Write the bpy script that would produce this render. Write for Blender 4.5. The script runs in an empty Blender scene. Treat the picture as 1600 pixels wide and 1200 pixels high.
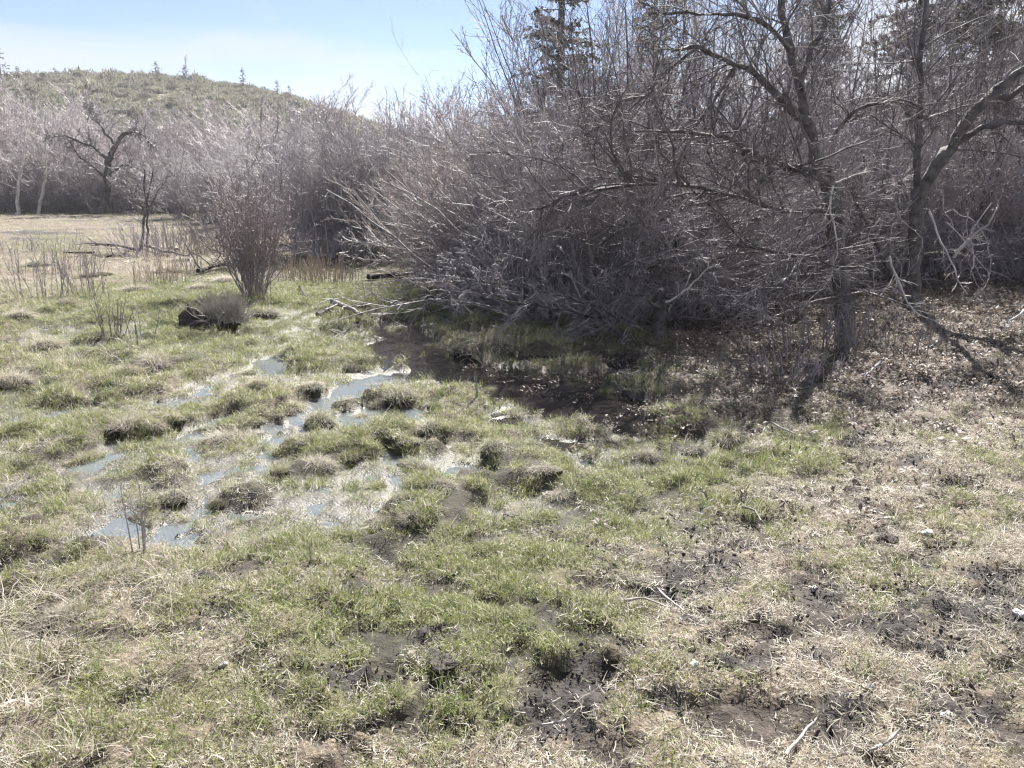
import bpy, math, random
import numpy as np
from mathutils import Vector

random.seed(7)
rng = np.random.default_rng(11)
S = bpy.context.scene
COL = S.collection
R = math.radians

# ------------------------------------------------------------------ camera, sky, sun, exposure
CAM_H, PITCH, FPX = 1.70, R(13.9), 1256.0          # eye height, tilt down, focal length in 1600-px units
cam = bpy.data.cameras.new("camera")
cam.sensor_fit = 'HORIZONTAL'
cam.angle_x = 2 * math.atan(800 / FPX)
cam.clip_start, cam.clip_end = 0.05, 3000
camo = bpy.data.objects.new("camera", cam)
COL.objects.link(camo)
camo.location = (0, 0, CAM_H)
camo.rotation_euler = (R(90) - PITCH, 0, 0)
S.camera = camo

SUN_EL, SUN_AZ = R(43), R(12)                       # azimuth from +Y (view direction) towards +X
world = bpy.data.worlds.new("World")
S.world = world
world.use_nodes = True
wn, wl = world.node_tree.nodes, world.node_tree.links
wn.clear()
wout = wn.new('ShaderNodeOutputWorld')
wbg = wn.new('ShaderNodeBackground')
wbg.inputs['Strength'].default_value = 0.054
sky = wn.new('ShaderNodeTexSky')
sky.sky_type = 'NISHITA'
sky.sun_disc = False
sky.sun_elevation, sky.sun_rotation = SUN_EL, SUN_AZ
sky.altitude, sky.air_density, sky.dust_density, sky.ozone_density = 2400, 0.62, 0.0, 1.0
wtc = wn.new('ShaderNodeTexCoord')
wmap = wn.new('ShaderNodeMapping')
wmap.inputs['Scale'].default_value = (1.0, 1.0, 4.2)
wmap.inputs['Location'].default_value = (0.55, 0.1, 0.2)
wno = wn.new('ShaderNodeTexNoise')
wno.inputs['Scale'].default_value = 2.1
wno.inputs['Detail'].default_value = 7
wno.inputs['Roughness'].default_value = 0.52
wno.inputs['Distortion'].default_value = 0.5
wsep = wn.new('ShaderNodeSeparateXYZ')
wel = wn.new('ShaderNodeMapRange')                  # more cloud low over the hills
wel.inputs['From Min'].default_value, wel.inputs['From Max'].default_value = 0.03, 0.22
wel.inputs['To Min'].default_value, wel.inputs['To Max'].default_value = 0.04, -0.10
wadd = wn.new('ShaderNodeMath'); wadd.operation = 'ADD'
wramp = wn.new('ShaderNodeMapRange'); wramp.interpolation_type = 'SMOOTHSTEP'
wramp.inputs['From Min'].default_value, wramp.inputs['From Max'].default_value = 0.46, 0.80
wramp.inputs['To Min'].default_value = 0.16
wmix = wn.new('ShaderNodeMix'); wmix.data_type = 'RGBA'
wmix.inputs['B'].default_value = (4.35, 4.45, 4.7, 1)
wl.new(wtc.outputs['Generated'], wmap.inputs['Vector'])
wl.new(wmap.outputs['Vector'], wno.inputs['Vector'])
wl.new(wtc.outputs['Generated'], wsep.inputs[0])
wl.new(wsep.outputs['Z'], wel.inputs['Value'])
waz = wn.new('ShaderNodeMapRange')
waz.inputs['From Min'].default_value, waz.inputs['From Max'].default_value = -0.10, 0.40
waz.inputs['To Min'].default_value, waz.inputs['To Max'].default_value = 0.0, 0.30
wadd2 = wn.new('ShaderNodeMath'); wadd2.operation = 'ADD'
wl.new(wsep.outputs['X'], waz.inputs['Value'])
wl.new(wel.outputs['Result'], wadd2.inputs[0]); wl.new(waz.outputs['Result'], wadd2.inputs[1])
wl.new(wno.outputs['Fac'], wadd.inputs[0]); wl.new(wadd2.outputs[0], wadd.inputs[1])
wl.new(wadd.outputs[0], wramp.inputs['Value'])
wbk = wn.new('ShaderNodeMath'); wbk.operation = 'MULTIPLY_ADD'
wbk.inputs[1].default_value = -0.34
wl.new(wno.outputs['Fac'], wbk.inputs[0]); wl.new(wsep.outputs['Z'], wbk.inputs[2])
wbr = wn.new('ShaderNodeMapRange'); wbr.interpolation_type = 'SMOOTHSTEP'
wbr.inputs['From Min'].default_value, wbr.inputs['From Max'].default_value = -0.12, 0.03
wbr.inputs['To Min'].default_value, wbr.inputs['To Max'].default_value = 0.95, 0.0
wl.new(wbk.outputs[0], wbr.inputs['Value'])
wmx = wn.new('ShaderNodeMath'); wmx.operation = 'MAXIMUM'
wl.new(wramp.outputs['Result'], wmx.inputs[0]); wl.new(wbr.outputs['Result'], wmx.inputs[1])
wl.new(wmx.outputs[0], wmix.inputs['Factor'])
wl.new(sky.outputs[0], wmix.inputs['A'])
wl.new(wmix.outputs['Result'], wbg.inputs['Color'])
wl.new(wbg.outputs[0], wout.inputs[0])

sun = bpy.data.lights.new("sun", 'SUN')
sun.energy, sun.angle, sun.color = 4.9, R(0.53), (1.0, 0.965, 0.915)
suno = bpy.data.objects.new("sun", sun)
COL.objects.link(suno)
sp = Vector((math.cos(SUN_EL) * math.sin(SUN_AZ), math.cos(SUN_EL) * math.cos(SUN_AZ), math.sin(SUN_EL)))
suno.rotation_euler = sp.to_track_quat('Z', 'Y').to_euler()
suno.location = sp * 60

S.view_settings.view_transform = 'Standard'
S.view_settings.look = 'None'
S.view_settings.gamma = 1
S.view_settings.use_curve_mapping = False
S.view_settings.exposure = 1.78
S.cycles.max_bounces = 6
S.cycles.diffuse_bounces = 3
S.cycles.glossy_bounces = 3
S.cycles.transmission_bounces = 4
S.cycles.transparent_max_bounces = 8
S.cycles.use_denoising = True
S.cycles.denoiser = 'OPENIMAGEDENOISE'
S.cycles.denoising_input_passes = 'RGB_ALBEDO_NORMAL'
S.cycles.denoising_prefilter = 'ACCURATE'
S.cycles.sample_clamp_indirect = 6
S.cycles.filter_width = 1.3

# ------------------------------------------------------------------ numeric helpers
def sstep(a, b, x):
    t = np.clip((x - a) / (b - a), 0, 1)
    return t * t * (3 - 2 * t)

def _hash(ix, iy, seed):
    h = (ix.astype(np.int64) * 374761393 + iy.astype(np.int64) * 668265263 + seed * 982451653) & 0x7fffffff
    h = ((h ^ (h >> 13)) * 1274126177) & 0x7fffffff
    h = (h ^ (h >> 16)) & 0x7fffffff
    return h / float(0x7fffffff)

def vnoise(x, y, seed=0):
    ix, iy = np.floor(x), np.floor(y)
    fx, fy = x - ix, y - iy
    fx, fy = fx * fx * (3 - 2 * fx), fy * fy * (3 - 2 * fy)
    a, b = _hash(ix, iy, seed), _hash(ix + 1, iy, seed)
    c, d = _hash(ix, iy + 1, seed), _hash(ix + 1, iy + 1, seed)
    return (a + (b - a) * fx) + ((c + (d - c) * fx) - (a + (b - a) * fx)) * fy

def fbm(x, y, scale, seed=0, octs=4, rough=0.5):
    """0..1 noise whose largest blobs are SCALE metres across"""
    v, amp, tot, f = 0, 1.0, 0, 1.0 / scale
    for o in range(octs):
        v = v + amp * vnoise(x * f + 17.3 * o, y * f - 9.1 * o, seed + o * 31)
        tot += amp; amp *= rough; f *= 2.03
    return v / tot

CP, SP = math.cos(PITCH), math.sin(PITCH)

def proj(X, Y, Z=0.0):
    """where a ground point falls in the (1600 x 1200) photograph; used only to survey the map of the meadow"""
    zc = Y * CP - (Z - CAM_H) * SP
    yc = Y * SP + (Z - CAM_H) * CP
    zc = np.maximum(zc, 0.05)
    return 800 + FPX * X / zc, 600 - FPX * yc / zc

def flat(px, py, z=0.0):
    dx, dy, dz = (px - 800) / FPX, CP - (600 - py) / FPX * -SP, -SP + (600 - py) / FPX * CP
    dy = CP + (600 - py) / FPX * SP
    t = (z - CAM_H) / dz
    return dx * t, dy * t

# --------------- survey of the meadow (positions in the photograph, turned into metres on the ground)
WATER = [  # x0,y0,x1,y1, half width in metres
    (448, 652, 520, 628, .16), (520, 626, 592, 598, .24), (470, 615, 560, 612, .18), (560, 655, 655, 640, .10), (600, 640, 652, 655, .12),
    (640, 694, 656, 700, .13), (602, 706, 618, 722, .10), (716, 736, 760, 744, .10), (640, 762, 672, 764, .05), (606, 788, 622, 780, .05),
    (426, 690, 432, 660, .08), (298, 690, 312, 682, .09), (336, 664, 372, 650, .09), (255, 632, 278, 628, .08), (92, 648, 120, 642, .09),
    (140, 628, 158, 624, .06), (326, 606, 344, 604, .08), (246, 598, 262, 594, .06), (425, 566, 440, 580, .14), (180, 828, 202, 826, .07),
    (262, 834, 282, 828, .06), (312, 806, 326, 800, .05), (96, 858, 112, 848, .06), (30, 902, 84, 896, .11), (-20, 968, 14, 958, .13),
    (300, 840, 290, 850, .05), (520, 700, 500, 690, .04), (600, 670, 690, 660, .05),
]
BROOK = [  # the dark brook along the thicket
    (572, 486, 612, 506, .10), (612, 506, 640, 540, .22), (640, 540, 672, 570, .30), (672, 572, 760, 588, .26), (760, 590, 850, 606, .30),
    (850, 612, 930, 636, .36), (930, 640, 972, 664, .20), (890, 596, 960, 590, .22), (830, 560, 980, 566, .18), (780, 660, 806, 672, .08),
    (850, 690, 900, 700, .09), (900, 706, 960, 714, .05),
]
MUD = [(890, 1145, 62, 48), (925, 1090, 48, 24), (1120, 905, 80, 28), (1030, 945, 85, 24), (1290, 950, 75, 40), (1420, 962, 85, 26), (1545, 985, 110, 40),
       (1395, 1010, 75, 26), (1470, 1040, 45, 22), (1365, 715, 48, 9), (1430, 735, 34, 10), (1330, 705, 30, 12), (1475, 683, 26, 8), (1385, 850, 32, 14),
       (1150, 1075, 52, 16), (1320, 1150, 40, 30), (545, 940, 34, 18), (640, 928, 36, 12), (560, 1108, 50, 24), (690, 1035, 26, 15), (80, 1025, 100, 20),
       (280, 850, 36, 14), (1090, 1000, 26, 14), (1220, 1028, 20, 12), (1275, 1065, 30, 12), (60, 372, 60, 3), (50, 380, 30, 2), (1500, 620, 60, 10), (1420, 900, 60, 12),
       (1500, 780, 60, 10), (1440, 1120, 50, 20), (700, 1118, 40, 14), (300, 925, 40, 14), (345, 985, 46, 15), (600, 815, 50, 22), (150, 860, 40, 20), (1560, 925, 80, 16),
       (1030, 1130, 40, 16), (1500, 1150, 70, 18), (1240, 880, 40, 10), (860, 832, 40, 10), (1330, 800, 30, 8)]
GREEN = [(810, 838, 60, 22, 1.3), (880, 815, 70, 24, 1.4), (960, 790, 70, 24, 1.4), (1040, 765, 70, 22, 1.4), (1110, 742, 70, 22, 1.4), (1180, 722, 60, 22, 1.4), (1240, 702, 50, 18, 1.3), (1290, 685, 36, 12, 1.0), (390, 495, 290, 58, 1.5), (190, 510, 140, 36, 1.3), (560, 465, 110, 30, 1.5), (90, 388, 60, 16, .8), (30, 618, 60, 26, .9), (640, 1010, 190, 70, 1.2), (760, 900, 200, 70, .8),  # leading entries: curved strip of wet grass, greened further to imitate a cast shadow
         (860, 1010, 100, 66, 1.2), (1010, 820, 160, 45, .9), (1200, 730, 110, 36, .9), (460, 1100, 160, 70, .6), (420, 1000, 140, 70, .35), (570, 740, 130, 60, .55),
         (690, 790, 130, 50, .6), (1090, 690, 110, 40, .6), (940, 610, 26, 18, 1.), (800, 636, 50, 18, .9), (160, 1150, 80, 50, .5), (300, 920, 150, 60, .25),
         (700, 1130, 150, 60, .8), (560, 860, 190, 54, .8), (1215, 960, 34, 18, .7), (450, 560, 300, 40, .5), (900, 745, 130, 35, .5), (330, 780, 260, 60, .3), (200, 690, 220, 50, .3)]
STRAW = [(40, 1120, 150, 110, 1.), (20, 1000, 120, 60, .8), (190, 870, 80, 40, 1.), (460, 770, 80, 40, .8), (250, 720, 160, 30, .5), (80, 560, 130, 50, .7), (200, 410, 240, 30, .9),
         (30, 470, 110, 50, .8), (300, 960, 100, 40, .6), (240, 570, 100, 24, .7), (750, 545, 90, 24, 1.), (1480, 1150, 200, 60, .25)]

def blobs(lst, px, py, seedn, soft=0.45):
    out = np.zeros_like(px)
    for b in lst:
        w = b[4] if len(b) > 4 else 1.0
        d = np.sqrt(((px - b[0]) / b[2]) ** 2 + ((py - b[1]) / b[3]) ** 2) + seedn
        out = np.maximum(out, w * sstep(1 + soft, 1 - soft, d))
    return out

def water_depth(X, Y, margin=0.0, lines=None):
    dep = np.zeros_like(X)
    n = (fbm(X, Y, .34, 5, 4, .6) - .5) * (.30 if lines else .46) + (fbm(X, Y, .11, 8, 2) - .5) * .08
    for x0, y0, x1, y1, w in (lines or WATER + [(*q[:4], q[4] * 1.4) for q in BROOK]):
        ax, ay = flat(x0, y0); bx, by = flat(x1, y1)
        ex, ey = bx - ax, by - ay
        t = np.clip(((X - ax) * ex + (Y - ay) * ey) / (ex * ex + ey * ey), 0, 1)
        d = np.hypot(X - ax - t * ex, Y - ay - t * ey) - w * (1.4 if lines else 1.05 if y1 < 780 else .62) - margin + n
        dep = np.maximum(dep, sstep(.05, -.09, d))
    return dep

def marsh_mask(X, Y):
    xe = np.clip(.1 + (Y - 3.9) * 1.15, -1.2, 2.1)      # the edge of the firm bank
    m = sstep(.5, -.5, X - xe) * sstep(3.1, 3.9, Y + .35 * np.clip(-X - 1, 0, 2)) * sstep(13, 10, Y)
    return m

def base_height(X, Y):
    xe = np.clip(.1 + (Y - 3.9) * 1.15, -1.2, 2.1)
    bank = .30 * sstep(0, 4.5, X - xe) * sstep(2, 7, Y) + .07 * sstep(3.9, 2.4, Y)
    far = .25 * sstep(13, 40, Y) + .35 * sstep(3, 14, X) * sstep(8, 20, Y)
    return .035 + bank + far

def ground(X, Y, want_masks=False):
    X, Y = np.asarray(X, float), np.asarray(Y, float)
    m = marsh_mask(X, Y)
    dep = water_depth(X, Y) * (Y > 2) * (Y < 16)
    h = base_height(X, Y)
    hum = fbm(X, Y, .42, 21, 3)
    near = sstep(30, 10, Y)
    fx, fy = proj(X, Y)
    wetz = m * blobs([(400, 680, 420, 150)], fx, fy, 0, .35)
    h = h + m * (sstep(.42, .70, hum) * .10 - .016) - wetz * .009 * sstep(3.6, 4.6, Y) + (1 - m) * (fbm(X, Y, .5, 3, 4) - .5) * .055 * (.4 + .6 * near)
    h = h + (fbm(X, Y, .12, 4, 3) - .5) * .035 * near
    hoof = sstep(.535, .60, fbm(X, Y, .15, 44, 3, .6)) * near * sstep(7.5, 5.5, Y - .4 * np.clip(X, -3, 3))
    h = h - hoof * .030 * (1 - .8 * m) + (fbm(X, Y, .16, 46, 3, .6) - .5) * .045 * near
    px, py = proj(X, Y)
    jag = (fbm(X, Y, .30, 33, 4, .62) - .5) * 1.9
    vis = sstep(.6, 1.2, Y)
    mud = blobs(MUD, px, py, jag, .30) * vis
    mud = np.maximum(mud, sstep(.66, .74, fbm(X, Y, .55, 90, 4, .6)) * sstep(-.3, 1.2, X) * sstep(9, 7, Y) * .9)
    mud = np.maximum(mud, sstep(.56, .66, fbm(X, Y * 2.2, 3.0, 95, 4, .6)) * sstep(17, 24, Y) * sstep(60, 46, Y) * .75)
    mud = np.maximum(mud, m * sstep(.60, .70, fbm(X, Y, .5, 61, 4, .6)) * .7)
    h = h + mud * ((fbm(X, Y, .12, 55, 3, .55) - .55) * .085 - .006)
    dry_floor = np.where(m > .3, -1, .012)
    h = np.maximum(h, dry_floor)
    h = h * (1 - dep) + (-.05) * dep
    if not want_masks:
        return h
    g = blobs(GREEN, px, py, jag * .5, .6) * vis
    s = blobs(STRAW, px, py, jag * .5, .6) * vis
    litter = sstep(.6, 2.0, X - np.clip((Y - 6) * .1, -1, .6)) * sstep(4.6, 6.4, Y + .25 * jag) * sstep(30, 12, Y)
    return h, dict(m=m, dep=dep, mud=mud, green=g, straw=s, litter=litter, hoof=hoof, hum=hum, px=px, py=py)

def gz(x, y):
    return float(ground(np.array([x]), np.array([y]))[0])

def at(px, Y, dz=0.0):
    """ground point in the column PX of the photograph at the distance Y"""
    z = .1
    for _ in range(3):
        x = (px - 800) / FPX * (Y * CP + (CAM_H - z) * SP)
        z = gz(x, Y)
    return Vector((x, Y, z + dz))

def gp(px, py):
    """ground point under the pixel PX, PY: the first place where the line of sight meets the ground"""
    b = (600 - py) / FPX
    t = np.geomspace(1.2, 90, 1400)
    X, Y, Z = (px - 800) / FPX * t, (CP + b * SP) * t, CAM_H + (b * CP - SP) * t
    k = int(np.argmax(Z <= ground(X, Y)))
    return Vector((X[k], Y[k], gz(X[k], Y[k])))

def air(px, py, Y):
    """point at the distance Y seen at the pixel PX, PY"""
    b = (600 - py) / FPX
    t = Y / (CP + b * SP)
    return np.array([(px - 800) / FPX * t, Y, CAM_H + t * (b * CP - SP)])

# ------------------------------------------------------------------ mesh helpers
def mesh_from(name, V, F, mat=None, attrs=None, smooth=False):
    """V (n,3); F an (m,k) int array or a list of such arrays"""
    Fs = F if isinstance(F, list) else [F]
    Fs = [np.asarray(f, dtype=np.int32) for f in Fs if len(f)]
    me = bpy.data.meshes.new(name)
    nl = sum(f.size for f in Fs); npoly = sum(len(f) for f in Fs)
    me.vertices.add(len(V)); me.loops.add(nl); me.polygons.add(npoly)
    me.vertices.foreach_set('co', np.ascontiguousarray(V, dtype=np.float32).ravel())
    me.loops.foreach_set('vertex_index', np.concatenate([f.ravel() for f in Fs]))
    tot = np.concatenate([np.full(len(f), f.shape[1], dtype=np.int32) for f in Fs])
    st = np.concatenate([[0], np.cumsum(tot)[:-1]]).astype(np.int32)
    me.polygons.foreach_set('loop_start', st)
    me.polygons.foreach_set('loop_total', tot)
    if smooth:
        me.polygons.foreach_set('use_smooth', np.ones(npoly, dtype=bool))
    me.update(calc_edges=True)
    for k, v in (attrs or {}).items():
        a = me.attributes.new(k, 'FLOAT', 'POINT')
        a.data.foreach_set('value', np.ascontiguousarray(v, dtype=np.float32))
    if mat:
        me.materials.append(mat)
    return me

def link(name, data, parent=None, loc=None, rot=None, scale=None):
    o = bpy.data.objects.new(name, data)
    COL.objects.link(o)
    if parent: o.parent = parent
    if loc is not None: o.location = loc
    if rot is not None: o.rotation_euler = rot
    if scale is not None: o.scale = (scale,) * 3 if isinstance(scale, (int, float)) else scale
    return o

def tag(o, label=None, cat=None, group=None, kind=None):
    if label: o['label'] = label
    if cat: o['category'] = cat
    if group: o['group'] = group
    if kind: o['kind'] = kind
    return o

def copy_thing(root, loc, rz=0, scale=1.0, label=None, group=None):
    r = root.copy(); COL.objects.link(r)
    r.location = loc; r.rotation_euler = (0, 0, rz)
    r.scale = (scale,) * 3 if isinstance(scale, (int, float)) else scale
    if label: r['label'] = label
    if group: r['group'] = group
    elif 'group' in r and not group: del r['group']
    for ch in root.children:
        c = ch.copy(); COL.objects.link(c); c.parent = r
        for g in ch.children:
            d = g.copy(); COL.objects.link(d); d.parent = c
    return r

# ------------------------------------------------------------------ branch growing
def unit(v):
    return v / np.maximum(np.linalg.norm(v, axis=-1, keepdims=True), 1e-9)

def perp(d, n, g):
    a = g.normal(size=(n, 3))
    a -= (a * d).sum(1, keepdims=True) * d
    return unit(a)

def grow(P, D, L, nseg, wig, grav, g, late=True):
    """polylines (N, nseg+1, 3) from the starts P along D; GRAV > 0 bends up, < 0 bends down"""
    N = len(P)
    out = np.empty((N, nseg + 1, 3)); out[:, 0] = P
    d = unit(D.copy())
    gr = np.zeros((N, 3)); gr[:, 2] = grav if np.isscalar(grav) else grav
    for s in range(nseg):
        k = (s + 1) / nseg if late else 1.0
        d = unit(d + g.normal(size=(N, 3)) * wig + gr * k)
        out[:, s + 1] = out[:, s] + d * (L / nseg)[:, None]
    return out

def sprout(poly, L, k, t0, t1, ang, angsd, ratio, g, tip=True):
    """k children on each polyline: starts, directions, lengths, parent index, position along the parent"""
    N, n1, _ = poly.shape
    idx = np.repeat(np.arange(N), k)
    t = g.uniform(t0, t1, len(idx)) * (n1 - 1)
    s = np.minimum(t.astype(int), n1 - 2); f = (t - s)[:, None]
    a, b = poly[idx, s], poly[idx, s + 1]
    P = a + (b - a) * f
    T = unit(b - a)
    th = np.clip(g.normal(ang, angsd, len(idx)), .1, 1.9)[:, None]
    D = np.cos(th) * T + np.sin(th) * perp(T, len(idx), g)
    rel = t / (n1 - 1)
    l = L[idx] * ratio * (1.15 - .6 * rel) * g.uniform(.5, 1.25, len(idx))
    return P, D, l, idx, rel

def tubes(poly, r0, r1, sides=3):
    """tapering prisms along the polylines; V, quads"""
    N, n1, _ = poly.shape
    T = np.empty_like(poly)
    T[:, 1:-1] = poly[:, 2:] - poly[:, :-2]
    T[:, 0] = poly[:, 1] - poly[:, 0]; T[:, -1] = poly[:, -1] - poly[:, -2]
    T = unit(T)
    ref = np.zeros_like(T); ref[..., 0] = 1
    near = np.abs(T[..., 0]) > .9
    ref[near] = (0, 1, 0)
    U = unit(np.cross(T, ref)); W = np.cross(T, U)
    rad = r0[:, None] + (r1 - r0)[:, None] * np.linspace(0, 1, n1)[None]
    a = np.arange(sides) * 2 * math.pi / sides
    V = poly[:, :, None] + rad[..., None, None] * (np.cos(a)[None, None, :, None] * U[:, :, None] + np.sin(a)[None, None, :, None] * W[:, :, None])
    V = V.reshape(-1, 3)
    base = (np.arange(N) * n1 * sides)[:, None, None] + (np.arange(n1 - 1) * sides)[None, :, None]
    j = np.arange(sides)[None, None]
    j2 = (j + 1) % sides
    F = np.stack([base + j, base + j2, base + sides + j2, base + sides + j], -1).reshape(-1, 4)
    return V, F

def join(parts):
    V, F, off = [], [], 0
    for v, f in parts:
        V.append(v); F.append(f + off); off += len(v)
    return np.concatenate(V), np.concatenate(F)

def shrub_geo(seed, n, H, spread, k1=9, k2=7, k3=2, wig=.10, grav=.03, g1=.02, r0=.018, rt=.0028, base=.25, tmin=.0, tw=.13, ratio1=.42, ratio2=.42, seg3=2, arch=0):
    g = np.random.default_rng(seed)
    az = g.uniform(0, 2 * math.pi, n)
    tilt = np.clip(np.abs(g.normal(0, 1, n)) * spread * .6 + tmin, 0, 1.45)
    D = np.stack([np.sin(tilt) * np.cos(az), np.sin(tilt) * np.sin(az), np.cos(tilt)], 1)
    rad = base * np.sqrt(g.uniform(0, 1, n))
    P = np.stack([np.cos(az) * rad, np.sin(az) * rad, np.full(n, -.06)], 1)
    L = H * g.uniform(.55, 1.05, n) * (1 + .12 * tilt)
    S0 = grow(P, D, L, 8, wig, grav - arch * tilt, g)
    st = [tubes(S0, r0 * (.5 + .6 * L / H) * g.uniform(.6, 1.1, n), np.full(n, rt * 1.2), 4)]
    p, d, l, ix, rel = sprout(S0, L, k1, .18, .98, .62, .22, ratio1, g)
    S1 = grow(p, d, l, 5, tw, g1, g)
    r1 = np.clip(r0 * .42 * (1.1 - rel) * l / (H * .4), rt * 1.25, r0)
    st.append(tubes(S1, r1, np.full(len(l), rt), 3))
    p, d, l, ix, rel = sprout(S1, l, k2, .12, .98, .68, .22, ratio2, g)
    l = np.clip(l, .06, .6)
    S2 = grow(p, d, l, 3, tw, g1, g)
    tp = [tubes(S2, np.full(len(l), rt * 1.1), np.full(len(l), rt * .6), 3)]
    if k3:
        p, d, l, ix, rel = sprout(S2, l, k3, .2, .9, .75, .2, .5, g)
        S3 = grow(p, d, np.clip(l, .04, .25), seg3, tw, g1, g)
        tp.append(tubes(S3, np.full(len(l), rt * .8), np.full(len(l), rt * .5), 3))
    return join(st), join(tp)

# ------------------------------------------------------------------ materials
def new_mat(name):
    m = bpy.data.materials.new(name); m.use_nodes = True
    n, l = m.node_tree.nodes, m.node_tree.links
    n.clear()
    out = n.new('ShaderNodeOutputMaterial')
    return m, n, l, out

def ramp(n, stops):
    r = n.new('ShaderNodeValToRGB')
    e = r.color_ramp.elements
    while len(e) < len(stops): e.new(.5)
    for el, (p, c) in zip(e, stops):
        el.position = p; el.color = (*c, 1)
    return r

def bark_mat(name, c0, c1, scale=14, rough=.55, jitter=.25, spec=.30):
    m, n, l, out = new_mat(name)
    b = n.new('ShaderNodeBsdfPrincipled')
    b.inputs['Roughness'].default_value = rough
    b.inputs['Specular IOR Level'].default_value = spec
    tc = n.new('ShaderNodeTexCoord')
    no = n.new('ShaderNodeTexNoise'); no.inputs['Scale'].default_value = scale; no.inputs['Detail'].default_value = 4
    l.new(tc.outputs['Object'], no.inputs['Vector'])
    rp = ramp(n, [(.32, c0), (.68, c1)])
    l.new(no.outputs['Fac'], rp.inputs[0])
    oi = n.new('ShaderNodeObjectInfo')
    mr = n.new('ShaderNodeMapRange')
    mr.inputs['To Min'].default_value, mr.inputs['To Max'].default_value = 1 - jitter, 1 + jitter
    l.new(oi.outputs['Random'], mr.inputs['Value'])
    hs = n.new('ShaderNodeHueSaturation')
    l.new(mr.outputs['Result'], hs.inputs['Value']); l.new(rp.outputs['Color'], hs.inputs['Color'])
    l.new(hs.outputs['Color'], b.inputs['Base Color'])
    n2 = n.new('ShaderNodeTexNoise'); n2.inputs['Scale'].default_value = scale * 5
    l.new(tc.outputs['Object'], n2.inputs['Vector'])
    bp = n.new('ShaderNodeBump'); bp.inputs['Strength'].default_value = .5; bp.inputs['Distance'].default_value = .01
    l.new(n2.outputs['Fac'], bp.inputs['Height']); l.new(bp.outputs['Normal'], b.inputs['Normal'])
    l.new(b.outputs[0], out.inputs[0])
    return m

M = {}
M['twig_grey'] = bark_mat('grey_twig_bark', (.22, .198, .208), (.49, .455, .465), rough=.6)
M['twig_red'] = bark_mat('reddish_twig_bark', (.195, .168, .174), (.43, .38, .385), rough=.6)
M['twig_dark'] = bark_mat('dark_twig_bark', (.165, .15, .156), (.40, .37, .375), rough=.6)
M['twig_lilac'] = bark_mat('lilac_twig_bark', (.27, .24, .247), (.54, .49, .50))
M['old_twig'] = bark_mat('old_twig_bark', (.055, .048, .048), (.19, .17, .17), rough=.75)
M['bleached_twig'] = bark_mat('bleached_twig_bark', (.26, .235, .245), (.56, .52, .53), rough=.6)
M['mauve_twig'] = bark_mat('mauve_twig_bark', (.25, .20, .212), (.52, .445, .458), rough=.6)
M['russet_twig'] = bark_mat('russet_twig_bark', (.235, .192, .19), (.49, .425, .42), rough=.6)
M['pale_bark'] = bark_mat('pale_bark', (.40, .37, .34), (.66, .63, .60), 9)
M['trunk'] = bark_mat('old_bark', (.048, .042, .040), (.165, .148, .142), 11, .8, .1)
M['dead_wood'] = bark_mat('weathered_wood', (.19, .17, .155), (.42, .39, .36), 8, .7)
M['dark_wood'] = bark_mat('rotten_wood', (.012, .010, .010), (.07, .058, .052), 10, .85)
M['reed'] = bark_mat('dry_stalk', (.30, .24, .195), (.54, .46, .375), 16, .6)

def blade_mat(name, green, straw):
    """a leaf blade: the attribute dry picks green or straw, rnd varies the single blade"""
    m, n, l, out = new_mat(name)
    at1 = n.new('ShaderNodeAttribute'); at1.attribute_name = 'dry'
    at2 = n.new('ShaderNodeAttribute'); at2.attribute_name = 'rnd'
    oi = n.new('ShaderNodeObjectInfo')
    a = n.new('ShaderNodeMath'); a.operation = 'MULTIPLY_ADD'; a.inputs[1].default_value = .55
    b = n.new('ShaderNodeMath'); b.operation = 'MULTIPLY'; b.inputs[1].default_value = .45
    l.new(oi.outputs['Random'], b.inputs[0]); l.new(at2.outputs['Fac'], a.inputs[0]); l.new(b.outputs[0], a.inputs[2])
    g = ramp(n, green); s = ramp(n, straw)
    l.new(a.outputs[0], g.inputs[0]); l.new(a.outputs[0], s.inputs[0])
    mx = n.new('ShaderNodeMix'); mx.data_type = 'RGBA'
    l.new(at1.outputs['Fac'], mx.inputs['Factor']); l.new(g.outputs[0], mx.inputs['A']); l.new(s.outputs[0], mx.inputs['B'])
    p = n.new('ShaderNodeBsdfPrincipled'); p.inputs['Roughness'].default_value = .5; p.inputs['Specular IOR Level'].default_value = .4
    t = n.new('ShaderNodeBsdfTranslucent')
    ms = n.new('ShaderNodeMixShader'); ms.inputs[0].default_value = .38
    l.new(mx.outputs['Result'], p.inputs['Base Color']); l.new(mx.outputs['Result'], t.inputs['Color'])
    l.new(p.outputs[0], ms.inputs[1]); l.new(t.outputs[0], ms.inputs[2]); l.new(ms.outputs[0], out.inputs[0])
    return m

M['blade'] = blade_mat('grass_blade', [(0, (.085, .145, .018)), (.5, (.185, .235, .040)), (1, (.31, .30, .075))],
                       [(0, (.17, .13, .095)), (.40, (.43, .375, .325)), (1, (.70, .65, .585))])
M['leaf'] = blade_mat('dead_leaf', [(0, (.1, .08, .06)), (1, (.2, .16, .13))], [(0, (.055, .042, .036)), (.45, (.19, .15, .125)), (.8, (.34, .29, .25)), (1, (.60, .55, .50))])
M['sage'] = blade_mat('sage_leaf', [(0, (.13, .138, .105)), (1, (.27, .275, .215))], [(0, (.17, .145, .115)), (1, (.34, .30, .25))])
M['needle'] = blade_mat('conifer_needle', [(0, (.06, .066, .046)), (1, (.135, .138, .095))], [(0, (.10, .075, .06)), (1, (.17, .135, .11))])

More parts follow.
